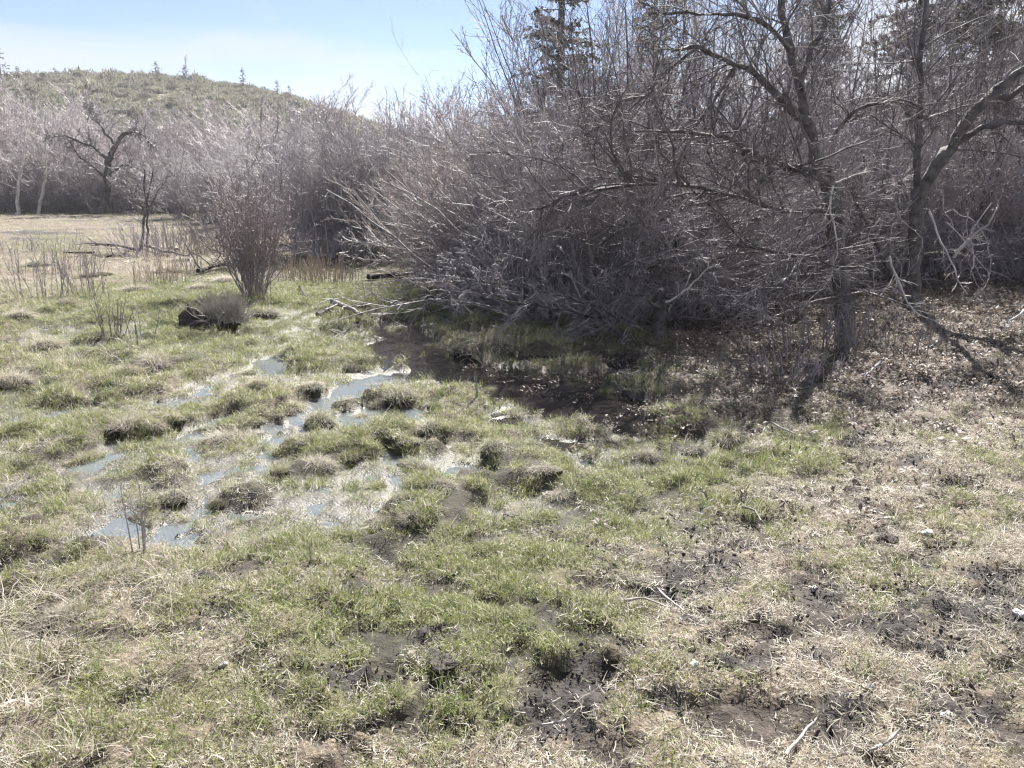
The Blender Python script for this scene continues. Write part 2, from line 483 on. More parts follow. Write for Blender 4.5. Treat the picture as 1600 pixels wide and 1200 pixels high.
def ground_mat():
    m, n, l, out = new_mat('meadow_soil')
    p = n.new('ShaderNodeBsdfPrincipled')
    tc = n.new('ShaderNodeTexCoord')
    def noise(sc, det=5, ro=.6):
        t = n.new('ShaderNodeTexNoise'); t.inputs['Scale'].default_value = sc; t.inputs['Detail'].default_value = det; t.inputs['Roughness'].default_value = ro
        l.new(tc.outputs['Object'], t.inputs['Vector']); return t
    def attr(nm):
        a = n.new('ShaderNodeAttribute'); a.attribute_name = nm; return a
    def mix(f, a, b):
        x = n.new('ShaderNodeMix'); x.data_type = 'RGBA'
        l.new(f, x.inputs['Factor']); l.new(a, x.inputs['A']); l.new(b, x.inputs['B']); return x.outputs['Result']
    n1, n2 = noise(22), noise(90, 3)
    thatch = ramp(n, [(.30, (.04, .031, .025)), (.5, (.12, .094, .068)), (.70, (.30, .25, .18))])
    green = ramp(n, [(.30, (.03, .03, .016)), (.55, (.075, .08, .032)), (.75, (.17, .16, .075))])
    mud = ramp(n, [(.30, (.008, .006, .006)), (.55, (.026, .020, .018)), (.74, (.075, .06, .052))])
    lit = ramp(n, [(.36, (.05, .04, .034)), (.52, (.16, .125, .105)), (.66, (.38, .33, .29))])
    mixn = n.new('ShaderNodeMath'); mixn.operation = 'MULTIPLY_ADD'; mixn.inputs[1].default_value = .5
    hb = n.new('ShaderNodeMath'); hb.operation = 'MULTIPLY'; hb.inputs[1].default_value = .5
    l.new(n1.outputs['Fac'], mixn.inputs[0]); l.new(n2.outputs['Fac'], hb.inputs[0]); l.new(hb.outputs[0], mixn.inputs[2])
    for r in (thatch, green, mud, lit): l.new(mixn.outputs[0], r.inputs[0])
    c = mix(attr('green').outputs['Fac'], thatch.outputs[0], green.outputs[0])
    c = mix(attr('litter').outputs['Fac'], c, lit.outputs[0])
    c = mix(attr('mud').outputs['Fac'], c, mud.outputs[0])
    l.new(c, p.inputs['Base Color'])
    wr = n.new('ShaderNodeMapRange'); wr.inputs['To Min'].default_value, wr.inputs['To Max'].default_value = .95, .34
    l.new(attr('wet').outputs['Fac'], wr.inputs['Value']); l.new(wr.outputs['Result'], p.inputs['Roughness'])
    bp = n.new('ShaderNodeBump'); bp.inputs['Strength'].default_value = .9; bp.inputs['Distance'].default_value = .02
    l.new(mixn.outputs[0], bp.inputs['Height']); l.new(bp.outputs['Normal'], p.inputs['Normal'])
    l.new(p.outputs[0], out.inputs[0])
    return m
M['ground'] = ground_mat()

def water_mat():
    m, n, l, out = new_mat('still_water')
    p = n.new('ShaderNodeBsdfPrincipled')
    at_ = n.new('ShaderNodeAttribute'); at_.attribute_name = 'silt_sky_tint'
    mx = n.new('ShaderNodeMix'); mx.data_type = 'RGBA'
    mx.inputs['A'].default_value = (.020, .018, .018, 1); mx.inputs['B'].default_value = (.125, .138, .145, 1)  # pools: silty base painted paler and bluer to stand in for reflected sky
    l.new(at_.outputs['Fac'], mx.inputs['Factor']); l.new(mx.outputs['Result'], p.inputs['Base Color'])
    p.inputs['Roughness'].default_value = .04
    p.inputs['IOR'].default_value = 1.36
    tc = n.new('ShaderNodeTexCoord')
    t = n.new('ShaderNodeTexNoise'); t.inputs['Scale'].default_value = 7; t.inputs['Detail'].default_value = 3
    l.new(tc.outputs['Object'], t.inputs['Vector'])
    bp = n.new('ShaderNodeBump'); bp.inputs['Strength'].default_value = .25; bp.inputs['Distance'].default_value = .02
    l.new(t.outputs['Fac'], bp.inputs['Height']); l.new(bp.outputs['Normal'], p.inputs['Normal'])
    l.new(p.outputs[0], out.inputs[0])
    return m
M['water'] = water_mat()

def soil_mat(name, c0, c1, sc=30):
    m, n, l, out = new_mat(name)
    p = n.new('ShaderNodeBsdfPrincipled'); p.inputs['Roughness'].default_value = .85
    tc = n.new('ShaderNodeTexCoord')
    t = n.new('ShaderNodeTexNoise'); t.inputs['Scale'].default_value = sc; t.inputs['Detail'].default_value = 5
    l.new(tc.outputs['Object'], t.inputs['Vector'])
    r = ramp(n, [(.35, c0), (.7, c1)])
    l.new(t.outputs['Fac'], r.inputs[0]); l.new(r.outputs[0], p.inputs['Base Color'])
    bp = n.new('ShaderNodeBump'); bp.inputs['Strength'].default_value = 1; bp.inputs['Distance'].default_value = .015
    l.new(t.outputs['Fac'], bp.inputs['Height']); l.new(bp.outputs['Normal'], p.inputs['Normal'])
    l.new(p.outputs[0], out.inputs[0])
    return m
M['peat'] = soil_mat('dark_peat', (.012, .009, .008), (.060, .046, .036))
M['clod'] = soil_mat('mud_clod', (.012, .0095, .009), (.070, .056, .049), 40)
M['stone'] = soil_mat('pale_stone', (.42, .40, .38), (.66, .64, .62), 20)
M['grey_stone'] = soil_mat('grey_stone', (.12, .12, .125), (.22, .22, .225), 20)
M['hill'] = soil_mat('hillside_soil', (.11, .10, .07), (.24, .21, .15), .35)

# ------------------------------------------------------------------ the ground: one sheet out to the horizon, finer where it is near
NR, NC = 640, 460
ys = np.concatenate([[-6, -2, 0, .5], .9 * (700 / .9) ** (np.linspace(0, 1, NR) ** 1.18)])
us = np.tan(np.linspace(-1.12, 1.12, NC)) * .72
GX = us[None] * np.maximum(ys, 2.2)[:, None]
GY = np.repeat(ys[:, None], NC, 1)
gh, gm = ground(GX.ravel(), GY.ravel(), True)
i = np.arange(len(ys) - 1)[:, None] * NC + np.arange(NC - 1)[None]
GF = np.stack([i, i + 1, i + NC + 1, i + NC], -1).reshape(-1, 4)
wet = np.clip(np.maximum(sstep(.05, .0, gh) * gm['m'], gm['mud'] * .12), 0, 1)
me = mesh_from('ground', np.stack([GX.ravel(), GY.ravel(), gh], 1), GF, M['ground'],
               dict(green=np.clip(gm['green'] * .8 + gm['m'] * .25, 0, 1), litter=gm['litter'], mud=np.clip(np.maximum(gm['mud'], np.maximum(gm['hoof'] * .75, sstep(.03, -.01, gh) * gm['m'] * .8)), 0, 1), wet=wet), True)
tag(link('ground', me), kind='structure')

# water lying in the low places, fine enough for the brook and the pools to end at the ground
wx, wy = np.meshgrid(np.linspace(-7.5, 4.5, 140), np.linspace(2.2, 15.5, 140))
i = np.arange(139)[:, None] * 140 + np.arange(139)[None]
WF = np.stack([i, i + 1, i + 141, i + 140], -1).reshape(-1, 4)
me = mesh_from('water', np.stack([wx.ravel(), wy.ravel(), np.zeros(wx.size)], 1), WF, M['water'], dict(silt_sky_tint=1 - water_depth(wx.ravel(), wy.ravel(), .16, BROOK)), True)
tag(link('water', me), kind='structure')

# ------------------------------------------------------------------ the hill
def ridge_z(x):
    """height of the ridge (at 150 m) along x"""
    pxs = np.array([-900, -300, 0, 120, 300, 400, 480, 540, 620, 720, 860, 1000])
    pys = np.array([200, 170, 148, 138, 145, 157, 175, 194, 220, 248, 282, 300])
    xs = (pxs - 800) / FPX * 150
    zs = CAM_H + (292 - pys) / FPX * 150
    return np.interp(x, xs, zs)

def hill_h(x, y):
    t = np.clip((y - 56) / (150 - 56), 0, 1)
    prof = t ** 1.15
    back = sstep(330, 160, y)
    rz = ridge_z(x * 150 / np.maximum(y, 56) * .5 + x * .5)
    h = rz * prof * back + (fbm(x, y, 24, 71, 4) - .5) * 5.0 * t * back * sstep(170, 120, y) + (fbm(x, y, 5, 75, 3) - .5) * 1.0 * t
    return np.where(rz > .3, h, 0) - .6 + .85 * t
hx, hy = np.meshgrid(np.linspace(-330, 60, 200), np.linspace(54, 340, 150))
hz = hill_h(hx, hy)
hz[:, -1] = -2; hz[-1] = -2
i = np.arange(149)[:, None] * 200 + np.arange(199)[None]
HF = np.stack([i, i + 1, i + 201, i + 200], -1).reshape(-1, 4)
me = mesh_from('hill', np.stack([hx.ravel(), hy.ravel(), hz.ravel()], 1), HF, M['hill'], None, True)
tag(link('hill', me), kind='structure')

# ------------------------------------------------------------------ scattering (stuff): points with rot / scl / idx, drawn by a geometry node tree
def scatter(name, pts, rot, scl, idx, protos, label=None):
    """protos: meshes; they live in a collection of their own that is not part of the scene"""
    c = bpy.data.collections.new(name + '_kit')
    for k, p in enumerate(protos):
        c.objects.link(bpy.data.objects.new('%s_piece_%03d' % (name, k), p))
    me = bpy.data.meshes.new(name)
    me.vertices.add(len(pts)); me.vertices.foreach_set('co', np.ascontiguousarray(pts, np.float32).ravel())
    a = me.attributes.new('rot', 'FLOAT_VECTOR', 'POINT'); a.data.foreach_set('vector', np.ascontiguousarray(rot, np.float32).ravel())
    a = me.attributes.new('scl', 'FLOAT_VECTOR', 'POINT'); a.data.foreach_set('vector', np.ascontiguousarray(scl, np.float32).ravel())
    a = me.attributes.new('idx', 'INT', 'POINT'); a.data.foreach_set('value', np.ascontiguousarray(idx, np.int32))
    o = link(name, me)
    ng = bpy.data.node_groups.new(name + '_tree', 'GeometryNodeTree')
    ng.interface.new_socket('Geometry', in_out='INPUT', socket_type='NodeSocketGeometry')
    ng.interface.new_socket('Geometry', in_out='OUTPUT', socket_type='NodeSocketGeometry')
    n, l = ng.nodes, ng.links
    gi, go = n.new('NodeGroupInput'), n.new('NodeGroupOutput')
    ci = n.new('GeometryNodeCollectionInfo'); ci.inputs['Collection'].default_value = c
    ci.inputs['Separate Children'].default_value = True; ci.inputs['Reset Children'].default_value = True
    ip = n.new('GeometryNodeInstanceOnPoints'); ip.inputs['Pick Instance'].default_value = True
    def na(nm, t):
        x = n.new('GeometryNodeInputNamedAttribute'); x.data_type = t; x.inputs['Name'].default_value = nm
        return x.outputs['Attribute']
    l.new(gi.outputs[0], ip.inputs['Points']); l.new(ci.outputs[0], ip.inputs['Instance'])
    l.new(na('idx', 'INT'), ip.inputs['Instance Index']); l.new(na('scl', 'FLOAT_VECTOR'), ip.inputs['Scale'])
    l.new(na('rot', 'FLOAT_VECTOR'), ip.inputs['Rotation'])
    l.new(ip.outputs[0], go.inputs[0])
    md = o.modifiers.new('scatter', 'NODES'); md.node_group = ng
    tag(o, label, kind='stuff')
    return o

def blades(seed, n, rad, lo, hi, w, tilt, bend, dry, nseg=3, thin=.25, face=None):
    """a clump of N leaf blades: V, F list, attrs"""
    g = np.random.default_rng(seed)
    az = g.uniform(0, 2 * math.pi, n)
    rr = rad * np.sqrt(g.uniform(0, 1, n)); ra = g.uniform(0, 2 * math.pi, n)
    P = np.stack([np.cos(ra) * rr, np.sin(ra) * rr, np.full(n, -.006)], 1)
    L = g.uniform(lo, hi, n)
    th = np.clip(g.normal(tilt, tilt * .45 + .1, n), 0, 1.5)
    out = np.stack([np.cos(az), np.sin(az)], 1)
    C = np.empty((n, nseg + 1, 3)); C[:, 0] = P
    a = th.copy(); hd = az.copy()
    for s in range(nseg):
        d = np.stack([np.sin(a) * np.cos(hd), np.sin(a) * np.sin(hd), np.cos(a)], 1)
        C[:, s + 1] = C[:, s] + d * (L / nseg)[:, None]
        a = np.minimum(a + np.abs(g.normal(bend, bend * .5, n)), 2.1); hd = hd + g.normal(0, .18, n)
    C[:, :, 2] = np.maximum(C[:, :, 2], -.004 + .01 * g.uniform(0, 1, (n, 1)))
    side = np.stack([-np.sin(az + g.normal(0, .7, n)), np.cos(az), g.normal(0, .25, n)], 1); side = unit(side)
    ww = w * g.uniform(.6, 1.3, n)
    wid = np.linspace(1, thin, nseg + 1)[None] * ww[:, None] * .5
    Lf, Rt = C - side[:, None] * wid[..., None], C + side[:, None] * wid[..., None]
    V = np.stack([Lf, Rt], 2).reshape(-1, 3)
    b = (np.arange(n) * (nseg + 1) * 2)[:, None] + (np.arange(nseg) * 2)[None]
    F = np.stack([b, b + 1, b + 3, b + 2], -1).reshape(-1, 4)
    dr = (g.uniform(0, 1, n) < dry).astype(float)
    dr = np.where(dr > 0, g.uniform(.75, 1, n), g.uniform(0, .3, n))
    rp = (nseg + 1) * 2
    return V, F, dict(dry=np.repeat(dr, rp), rnd=np.repeat(g.uniform(0, 1, n), rp))

def merge_blades(lst):
    V, F, A, off = [], [], {'dry': [], 'rnd': []}, 0
    for v, f, a in lst:
        V.append(v); F.append(f + off); off += len(v)
        for k in A: A[k].append(a[k])
    return np.concatenate(V), np.concatenate(F), {k: np.concatenate(v) for k, v in A.items()}

def kit(name, fn, n=4, mat='blade'):
    out = []
    for k in range(n):
        V, F, A = fn(k)
        out.append(mesh_from('%s_%d' % (name, k), V, F, M[mat], A))
    return out

def fan_points(n, y0, y1, half=.80, margin=.5, power=1.0):
    """random ground points between the distances y0 and y1, evenly spread over the widening field"""
    u = rng.uniform(0, 1, n)
    y = np.sqrt(y0 ** 2 + u * (y1 ** 2 - y0 ** 2))
    x = rng.uniform(-1, 1, n) * (half * y + margin)
    return x, y

def lay(x, y, h, size, tip=.25):
    n = len(x)
    pts = np.stack([x, y, h], 1)
    rot = np.stack([rng.normal(0, tip, n), rng.normal(0, tip, n), rng.uniform(0, 6.28, n)], 1)
    s = size * rng.uniform(.7, 1.3, n)
    return pts, rot, np.stack([s, s, s * rng.uniform(.8, 1.2, n)], 1)

K_GREEN = lambda k: blades(100 + k, 46, .055, .012, .036, .0030, .45, .26, .14)
K_OLIVE = lambda k: blades(200 + k, 44, .060, .015, .046, .0030, .55, .30, .45)
K_STRAW = lambda k: blades(300 + k, 48, .065, .008, .034, .0026, .95, .32, .95)
K_FLAT = lambda k: blades(400 + k, 28, .085, .02, .060, .0026, 1.38, .10, .97)
K_LONG = lambda k: blades(500 + k, 34, .060, .07, .19, .0034, .75, .30, .90, 4)
K_TALL = lambda k: blades(600 + k, 46, .050, .030, .080, .0032, .36, .24, .30, 4)

zones = [(46000, 1.5, 6.2, 1.0), (44000, 6.2, 14, 1.35), (26000, 14, 48, 3.0)]
acc = {k: [] for k in ('green', 'olive', 'straw', 'flat', 'long', 'tall')}
for n, y0, y1, sc in zones:
    x, y = fan_points(n, y0, y1, .72, .4)
    h, mk = ground(x, y, True)
    u = rng.uniform(0, 1, n)
    dm = water_depth(x, y, .05) * (y > 2) * (y < 16)
    gap = sstep(.36, .52, fbm(x, y, .11, 160, 3, .6))
    ok = ((((dm < .5) | (h > .03)) & (h > .006)) | ((rng.uniform(0, 1, n) < .20) & (h > -.06) & (x < .2))) & (rng.uniform(0, 1, n) > mk['m'] * .6 * sstep(.52, .40, mk['hum'])) & (rng.uniform(0, 1, n) < .25 + .75 * gap) & (rng.uniform(0, 1, n) > mk['hoof'] * .97) & (u > mk['mud'] * .74) & (rng.uniform(0, 1, n) > mk['litter'] * .72)
    patch = fbm(x, y, .35, 140, 4, .6)
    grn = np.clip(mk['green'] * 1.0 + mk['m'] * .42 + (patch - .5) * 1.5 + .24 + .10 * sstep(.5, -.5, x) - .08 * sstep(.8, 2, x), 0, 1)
    grn *= 1 - .6 * mk['litter']
    stw = np.clip(mk['straw'] + (fbm(x, y, .4, 150, 4, .6) - .5) * .9 - .12 - .25 * sstep(-.4, .6, x), 0, 1)
    v = rng.uniform(0, 1, n)
    isg = v < grn
    w2 = rng.uniform(0, 1, n)
    sel = {}
    sel['tall'] = isg & (w2 < .10 + .10 * mk['m']) & (y < 14)
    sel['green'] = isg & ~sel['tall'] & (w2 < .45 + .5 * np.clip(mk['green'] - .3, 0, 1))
    sel['olive'] = isg & ~sel['tall'] & ~sel['green']
    sel['long'] = ~isg & (w2 < stw * .28)
    sel['flat'] = ~isg & ~sel['long'] & (w2 > .76)
    inmud = (mk['mud'] > .4) & (rng.uniform(0, 1, n) < .6)
    for q in ('tall', 'green', 'olive', 'long'): sel[q] &= ~inmud
    sel['flat'] |= inmud
    sel['straw'] = ~inmud & ~isg & ~sel['long'] & ~sel['flat']
    for k, s in sel.items():
        s = s & ok
        acc[k].append((x[s], y[s], h[s], np.full(s.sum(), sc) * (.9 if k in ('green', 'straw') and True else 1.0)))

GRASS = [('green_grass', 'green', K_GREEN, 'short green grass coming up across the wet meadow'),
         ('olive_grass', 'olive', K_OLIVE, 'olive grass half green and half straw over the meadow'),
         ('dry_grass', 'straw', K_STRAW, 'short dry straw coloured grass over the bank'),
         ('flattened_grass', 'flat', K_FLAT, 'dead grass pressed flat on the ground'),
         ('long_straw_grass', 'long', K_LONG, 'long pale dead grass leaning in loose tangles'),
         ('tall_grass', 'tall', K_TALL, 'taller yellow green grass in small upright clumps')]
for nm, k, fn, lab in GRASS:
    x, y, h, s = (np.concatenate([a[j] for a in acc[k]]) for j in range(4))
    far = y > 14
    s = np.where(far & (k in ('long', 'tall')), s * .55, s)
    pts, rot, scl = lay(x, y, h, s, .22)
    scl[far, 2] *= .55
    scatter(nm, pts, rot, scl, rng.integers(0, 4, len(x)), kit(nm + '_clump', fn), lab)

# dead leaves under and in front of the thicket
def leaf_clump(k):
    g = np.random.default_rng(900 + k)
    n = 24
    c = np.stack([g.uniform(-.1, .1, n), g.uniform(-.1, .1, n), g.uniform(.002, .02, n)], 1)
    az = g.uniform(0, 6.28, n); L = g.uniform(.006, .023, n); W = L * g.uniform(.35, .6, n)
    a = np.stack([np.cos(az), np.sin(az), g.normal(0, .45, n)], 1); b = np.stack([-np.sin(az), np.cos(az), g.normal(0, .45, n)], 1)
    up = np.zeros((n, 3)); up[:, 2] = W * .5
    V = np.stack([c - a * L[:, None], c + b * W[:, None] + up, c + a * L[:, None], c - b * W[:, None] + up], 1).reshape(-1, 3)
    q = np.arange(n)[:, None] * 4
    F = np.concatenate([q + np.array([[0, 1, 2]]), q + np.array([[0, 2, 3]])])
    return V, F, dict(dry=np.repeat(g.uniform(.4, 1, n), 4), rnd=np.repeat(g.uniform(0, 1, n) ** 1.5, 4))
x, y = fan_points(26000, 3.5, 15, .74, .4)
h, mk = ground(x, y, True)
keep = rng.uniform(0, 1, len(x)) < np.clip(mk['litter'] * (.35 + .75 * sstep(.40, .56, fbm(x, y, .4, 210, 3))) + .10 * sstep(-1, 2, x) + .05 * (mk['dep'] > .3) * (y > 6.4) * (x > -.5), 0, 1)
x, y, h = x[keep], y[keep], np.maximum(h[keep], .002)
pts, rot, scl = lay(x, y, h, np.where(y > 9, 1.35, 1.0), .15)
scatter('fallen_leaves', pts, rot, scl, rng.integers(0, 4, len(x)), kit('leaf_clump', leaf_clump, 4, 'leaf'), 'grey brown dead leaves lying under and before the thicket')

# clods of trodden mud
def clod_geo(k):
    g = np.random.default_rng(950 + k)
    Vs, Fs, off = [], [], 0
    for q in range(5):
        th = np.linspace(0, 2 * math.pi, 7)[:-1]
        rings = [(0, .35), (.35, 1.0), (.8, .75)]
        V = [[0, 0, -.4]] + [[math.cos(t) * r, math.sin(t) * r, z - .35] for z, r in rings for t in th] + [[0, 0, .62]]
        V = np.array(V) * g.uniform(.002, .009) * g.uniform(.5, 1.5, (1, 3)) * g.uniform(.5, 1.4, (len(V), 1))
        V += np.array([[*g.uniform(-.06, .06, 2), .006]])
        F = []
        for j in range(6):
            j2 = (j + 1) % 6
            F += [(0, 1 + j2, 1 + j), (19, 13 + j, 13 + j2)]
            for rr in (0, 1):
                a, b = 1 + rr * 6, 7 + rr * 6
                F += [(a + j, a + j2, b + j2), (a + j, b + j2, b + j)]
        Vs.append(V); Fs.append(np.array(F) + off); off += len(V)
    return np.concatenate(Vs), np.concatenate(Fs), {}
x, y = fan_points(90000, 1.6, 9, .74, .3)
h, mk = ground(x, y, True)
keep = rng.uniform(0, 1, len(x)) < np.clip(mk['mud'] * .26 + mk['hoof'] * .07, 0, 1) * (h > .02) * (1 - mk['m']) * (mk['dep'] < .2)
x, y, h = x[keep], y[keep], h[keep]
pts, rot, scl = lay(x, y, h, np.ones(len(x)), .6)
scl[:, 2] *= .65
scatter('mud_clods', pts, rot, scl, rng.integers(0, 4, len(x)), kit('clod', clod_geo, 4, 'clod'), 'dark clods of mud trodden up by hooves')

# sagebrush over the hill
def sage_geo(k):
    g = np.random.default_rng(970 + k)
    n = 260
    d = unit(g.normal(size=(n, 3))); d[:, 2] = np.abs(d[:, 2])
    r = g.uniform(.45, 1, n) ** .6
    c = d * r[:, None] * np.array([.75, .75, .62]) * (1 + .35 * np.sin(d[:, :1] * 5 + k) * np.cos(d[:, 1:2] * 4 - k))
    a, b = perp(d, n, g), None
    up = unit(d + np.array([[0, 0, .8]]) + g.normal(size=(n, 3)) * .35)
    L = g.uniform(.10, .22, n)[:, None]; W = g.uniform(.03, .07, n)[:, None]
    V = np.stack([c - a * W, c + a * W, c + up * L + a * W * .4, c + up * L - a * W * .4], 1).reshape(-1, 3)
    F = (np.arange(n)[:, None] * 4 + np.arange(4)[None])
    return V, F, dict(dry=np.repeat((g.uniform(0, 1, n) < .3).astype(float), 4), rnd=np.repeat(g.uniform(0, 1, n), 4))
n = 21000
y = rng.uniform(60, 165, n); x = rng.uniform(-.74, .05, n) * y - rng.uniform(0, 4, n) + 3
dens = fbm(x, y, 9, 77, 3)
keep = rng.uniform(0, 1, n) < sstep(.34, .58, dens) * .85 + .18
x, y = x[keep], y[keep]
h = hill_h(x, y)
pts, rot, scl = lay(x, y, h, rng.uniform(.45, 1.35, len(x)) * np.where(rng.uniform(0, 1, len(x)) < .08, 1.6, 1.0), .12)
scatter('sagebrush', pts, rot, scl, rng.integers(0, 5, len(x)), kit('sage', sage_geo, 5, 'sage'), 'grey green sagebrush covering the hillside')

# ------------------------------------------------------------------ conifers
def conifer_geo(seed, H, Wd, nb, sparse=1.0, top_open=.0):
    g = np.random.default_rng(seed)
    t = np.sort(g.uniform(.06, .99, nb))
    az = g.uniform(0, 6.28, nb)
    L = Wd * (1 - t) ** .75 * g.uniform(.55, 1.15, nb) + .08
    P = np.stack([np.zeros(nb), np.zeros(nb), t * H], 1)
    D = np.stack([np.cos(az), np.sin(az), .25 - .3 * (1 - t)], 1)
    B = grow(P, D, L, 5, .08, -.05, g)
    br = tubes(B, np.full(nb, .02) * L / Wd + .006, np.full(nb, .004), 3)
    k = int(11 * sparse)
    p, d, l, ix, rel = sprout(B, L, k, .15, 1, .75, .3, .30, g)
    l = np.clip(l, .06, .45)
    d[:, 2] -= .22; d = unit(d)
    tw = grow(p, d, l, 2, .1, -.05, g)
    br2 = tubes(tw, np.full(len(l), .004), np.full(len(l), .002), 3)
    m = 15
    pp, dd, ll, i2, r2 = sprout(tw, l, m, .0, 1, .85, .2, .35, g)
    ll = np.clip(ll, .04, .13)[:, None]
    q = perp(dd, len(dd), g) * .021
    V = np.stack([pp - q, pp + q, pp + dd * ll + q * .5, pp + dd * ll - q * .5], 1).reshape(-1, 3)
    F = np.arange(len(pp))[:, None] * 4 + np.arange(4)[None]
    dry = (g.uniform(0, 1, len(pp)) < .35).astype(float)
    tr = np.zeros((1, 9, 3)); tr[0, :, 2] = np.linspace(-.1, H, 9); tr[0, 1:-1, :2] = g.normal(0, .015 * Wd, (7, 2))
    trunk = tubes(tr, np.array([H * .016 + .02]), np.array([.01]), 8)
    return trunk, join([br, br2]), (V, F, dict(dry=np.repeat(dry, 4), rnd=np.repeat(g.uniform(0, 1, len(pp)), 4)))

def make_conifer(name, label, cat, loc, geo, group=None, rz=0, scale=1.0):
    r = link(name, None, loc=loc, rot=(0, 0, rz), scale=scale)
    tag(r, label, cat, group)
    t, b, nd = geo
    link('trunk', mesh_from('trunk', *t, M['trunk'], None, True), r)
    link('branches', mesh_from('branches', *b, M['trunk']), r)['kind'] = 'stuff'
    link('needles', mesh_from('needles', nd[0], nd[1], M['needle'], nd[2]), r)['kind'] = 'stuff'
    return r

spr = make_conifer('spruce_tree', 'tall thin spruce beside open sky at the edge of the thicket', 'tree', at(872, 21), conifer_geo(1, 9.6, 1.5, 200, 1.1))
copy_thing(spr, at(1010, 27), 1.2, 1.05, 'ragged spruce behind the arching branches of the old willow')
spr2 = make_conifer('spruce_tree', 'dense spruce rising behind the upright bare stem', 'tree', at(1400, 24), conifer_geo(2, 10.5, 2.0, 250, 1.35), rz=.4)
copy_thing(spr2, at(1500, 21), 2.4, .95, 'spruce standing above the leaning willow trunk')
copy_thing(spr, at(1585, 25), 3.3, 1.1, 'spruce crossed by the leaning trunk near the picture edge')
copy_thing(spr2, at(1255, 30), 4.0, 1.0, 'spruce showing through the fork of the old willow')
small = make_conifer('juniper_tree', 'broad dark juniper on the skyline at the far end of the ridge', 'tree', (0, 0, 0), conifer_geo(5, 3.4, 1.5, 46, .8))
def ridge_at(px, Y=148):
    x = (px - 800) / FPX * (Y * CP)
    return Vector((x, Y, float(hill_h(np.array([x]), np.array([float(Y)]))[0])))
small.location = ridge_at(26, 144); small.scale = (1.7, 1.7, 1.9)
for px, sc, lab in [(8, 1.5, 'dark juniper hard against the broad one at the end of the ridge'), (262, (1.2, 1.2, 1.0), 'squat dark juniper standing alone on the ridge crest'),
                    (305, (1.2, 1.2, .9), 'dark juniper at the foot of the tall bare snag'), (392, (.85, .85, 1.15), 'slim conifer tallest on the falling ridge line'),
                    (443, (.8, .8, 1.0), 'first of two little conifers standing close together down the ridge'), (461, (.7, .7, .85), 'smaller and lower of the two close little conifers on the ridge'),
                    (52, (1.0, 1.0, .8), 'low juniper just beside the broad one'), (108, (.9, .9, .6), 'low round juniper near the leaning pole')]:
    copy_thing(small, ridge_at(px, 147), px * .37, sc, lab)

gd = np.random.default_rng(62)
for k in range(46):
    px = gd.uniform(10, 540); Yh = gd.uniform(95, 143)
    x = (px - 800) / FPX * Yh
    z = float(hill_h(np.array([x]), np.array([Yh]))[0])
    copy_thing(small, (x, Yh, z - .1), gd.uniform(0, 6), (gd.uniform(.6, 1.3), gd.uniform(.6, 1.3), gd.uniform(.26, .6)), 'dark rounded shrub dotted among the sagebrush of the hillside', 'dark shrubs dotted over the hillside')
# bare snag and leaning poles on the ridge
def stick_thing(name, label, cat, lines, mat, sides=5, group=None, loc=(0, 0, 0)):
    """lines: (points, r0, r1); the first is the thing's own mesh body"""
    parts = []
    for pts, a, b in lines:
        parts.append(tubes(np.array([pts], float), np.array([a]), np.array([b]), sides))
    V, F = join(parts)
    o = link(name, mesh_from(name, V, F, M[mat], None, True), loc=loc)
    return tag(o, label, cat, group)
p = ridge_at(307, 147)
g = np.random.default_rng(44)
lines = [([(0, 0, -.3), (.05, 0, 1.5), (-.05, 0, 3.2), (.02, 0, 4.6)], .10, .03)]
for k in range(16):
    z = g.uniform(.8, 4.0); a = g.uniform(0, 6.28); l = g.uniform(.4, 1.0)
    lines.append(([(0, 0, z), (math.cos(a) * l * .4, math.sin(a) * l * .4, z + l * .6), (math.cos(a) * l * .6, math.sin(a) * l * .6, z + l * 1.2)], .03, .012))
stick_thing('dead_snag', 'tall bare snag on the skyline of the hill', 'tree', lines, 'twig_grey', loc=p)
p = ridge_at(145, 147)
stick_thing('leaning_pole', 'thin dark forked pole standing on the skyline', 'dead tree', [([(0, 0, -.3), (.05, 0, 1.0), (.0, 0, 2.4)], .07, .05), ([(.0, 0, 1.1), (.45, 0, .5), (.8, 0, -.1)], .06, .05)], 'dark_wood', loc=p)

# ------------------------------------------------------------------ shrubs
def make_shrub(name, label, cat, loc, geo, mat, group=None, rz=0, scale=1.0, mat2=None):
    r = link(name, None, loc=loc, rot=(0, 0, rz), scale=scale)
    tag(r, label, cat, group)
    link('stems', mesh_from(name + '_stems', *geo[0], M[mat]), r)
    tw = link('twigs', mesh_from(name + '_twigs', *geo[1], M[mat2 or mat]), r)
    tw['kind'] = 'stuff'
    return r

def plant(protos, spots, label, group, k_=1.0, where=None):
    for k, (px, Y, sc) in enumerate(spots):
        o = copy_thing(protos[k % len(protos)], at(px, Y), rng.uniform(0, 6.28), sc * k_ * rng.uniform(.93, 1.07), label, group)
        if where: place_label(o, px, where)

